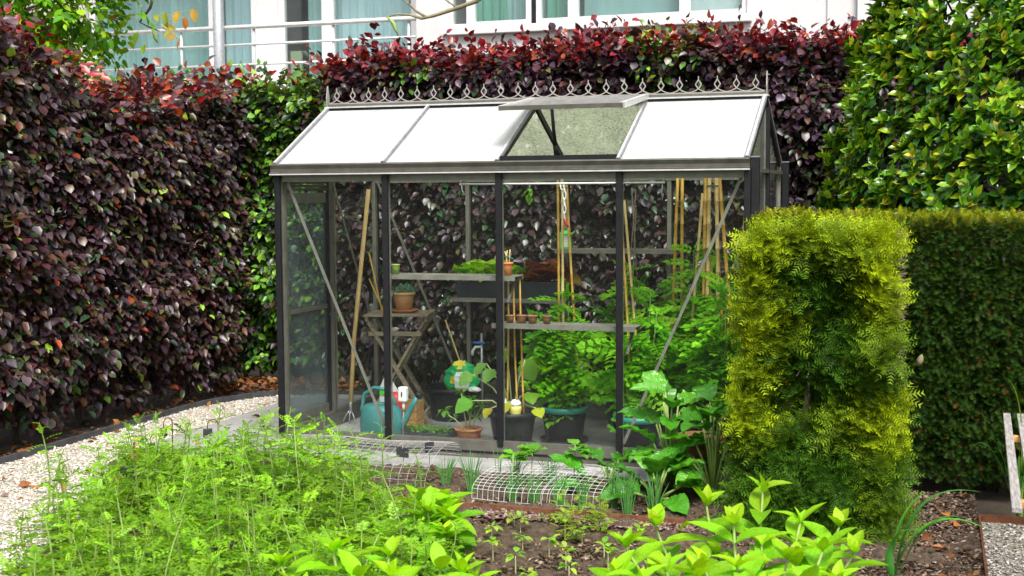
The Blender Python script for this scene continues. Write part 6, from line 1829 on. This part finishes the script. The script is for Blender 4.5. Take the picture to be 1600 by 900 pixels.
for k in range(7):
    a = -2.6 + k * .5
    strap(dl2, [(4.38, -.62, -.02), (4.36 + .05 * math.cos(a), -.62 + .02 * math.sin(a), .25), (4.32 + .10 * math.cos(a), -.62, .42), (4.34 + .20 * math.cos(a), -.64, .34 + .04 * (k % 3))], .010, G2 if k % 2 else G1, rg_)
strap(dl2, [(4.40, -.62, -.02), (4.40, -.62, .35), (4.40, -.64, .66), (4.30, -.66, .70)], .007, (.3, .5, .05), rg_)

# slatted bench at the right edge
bn = thing('slatted_bench', (4.5, -1.4, -.02), 'silvery slatted wooden bench cut by the right edge', 'bench')
for k in range(5):
    x = 4.335 + k * .066
    MB().beam((x - .062, -2.45, .456), (x, -.34, .456), .036, .022).build('seat_slat', 'wood_bench', bn, bevel=.003)
for y in (-.86, -2.23):
    MB().box(4.285 + .02 * (y > -1), 4.74, y - .018, y + .018, .415, .4445).build('bearer', 'wood_orange', bn, bevel=.003)
    for x in (4.52, 4.70): MB().box(x - .02, x + .02, y - .045, y - .021, -.02, .404).build('leg', 'wood_orange', bn, bevel=.003)

# fallen leaves in the hedge corner
fl = thing('fallen_leaves', (-1.35, 2.1, -.03), 'drift of orange-brown dead leaves at the hedge corner', 'leaves')
n = 420
Pq = np.stack([rg_.uniform(-1.75, -.55, n), rg_.uniform(1.95, 2.45, n), rg_.uniform(-.02, .07, n)], 1)
nl2 = 90
Pq = np.concatenate([Pq, np.stack([rg_.uniform(-1.75, -1.44, nl2), rg_.uniform(-1.5, 1.9, nl2), rg_.uniform(-.03, .0, nl2)], 1), np.stack([rg_.uniform(3.8, 4.18, 22), rg_.uniform(-1.9, -.3, 22), np.full(22, .012)], 1), np.stack([rg_.uniform(-1.38, -.5, 40), rg_.uniform(-2.4, 1.8, 40), np.full(40, -.004)], 1)])
n = len(Pq)
A = frames(rg_.normal(0, 1, (n, 3)) * [1, 1, .3], rg_.normal(0, .5, (n, 3)) + [0, 0, 1])
foliage('leaf_drift', scatter(BEECH_T[1], Pq, A, rg_.uniform(.05, .085, n), pick_cols(rg_, n, [(.30, .12, .035), (.2, .075, .025), (.36, .19, .075), (.13, .06, .03)], [3, 3, 2, 3], .25)), 'dry', fl)
fl['kind'] = 'stuff'
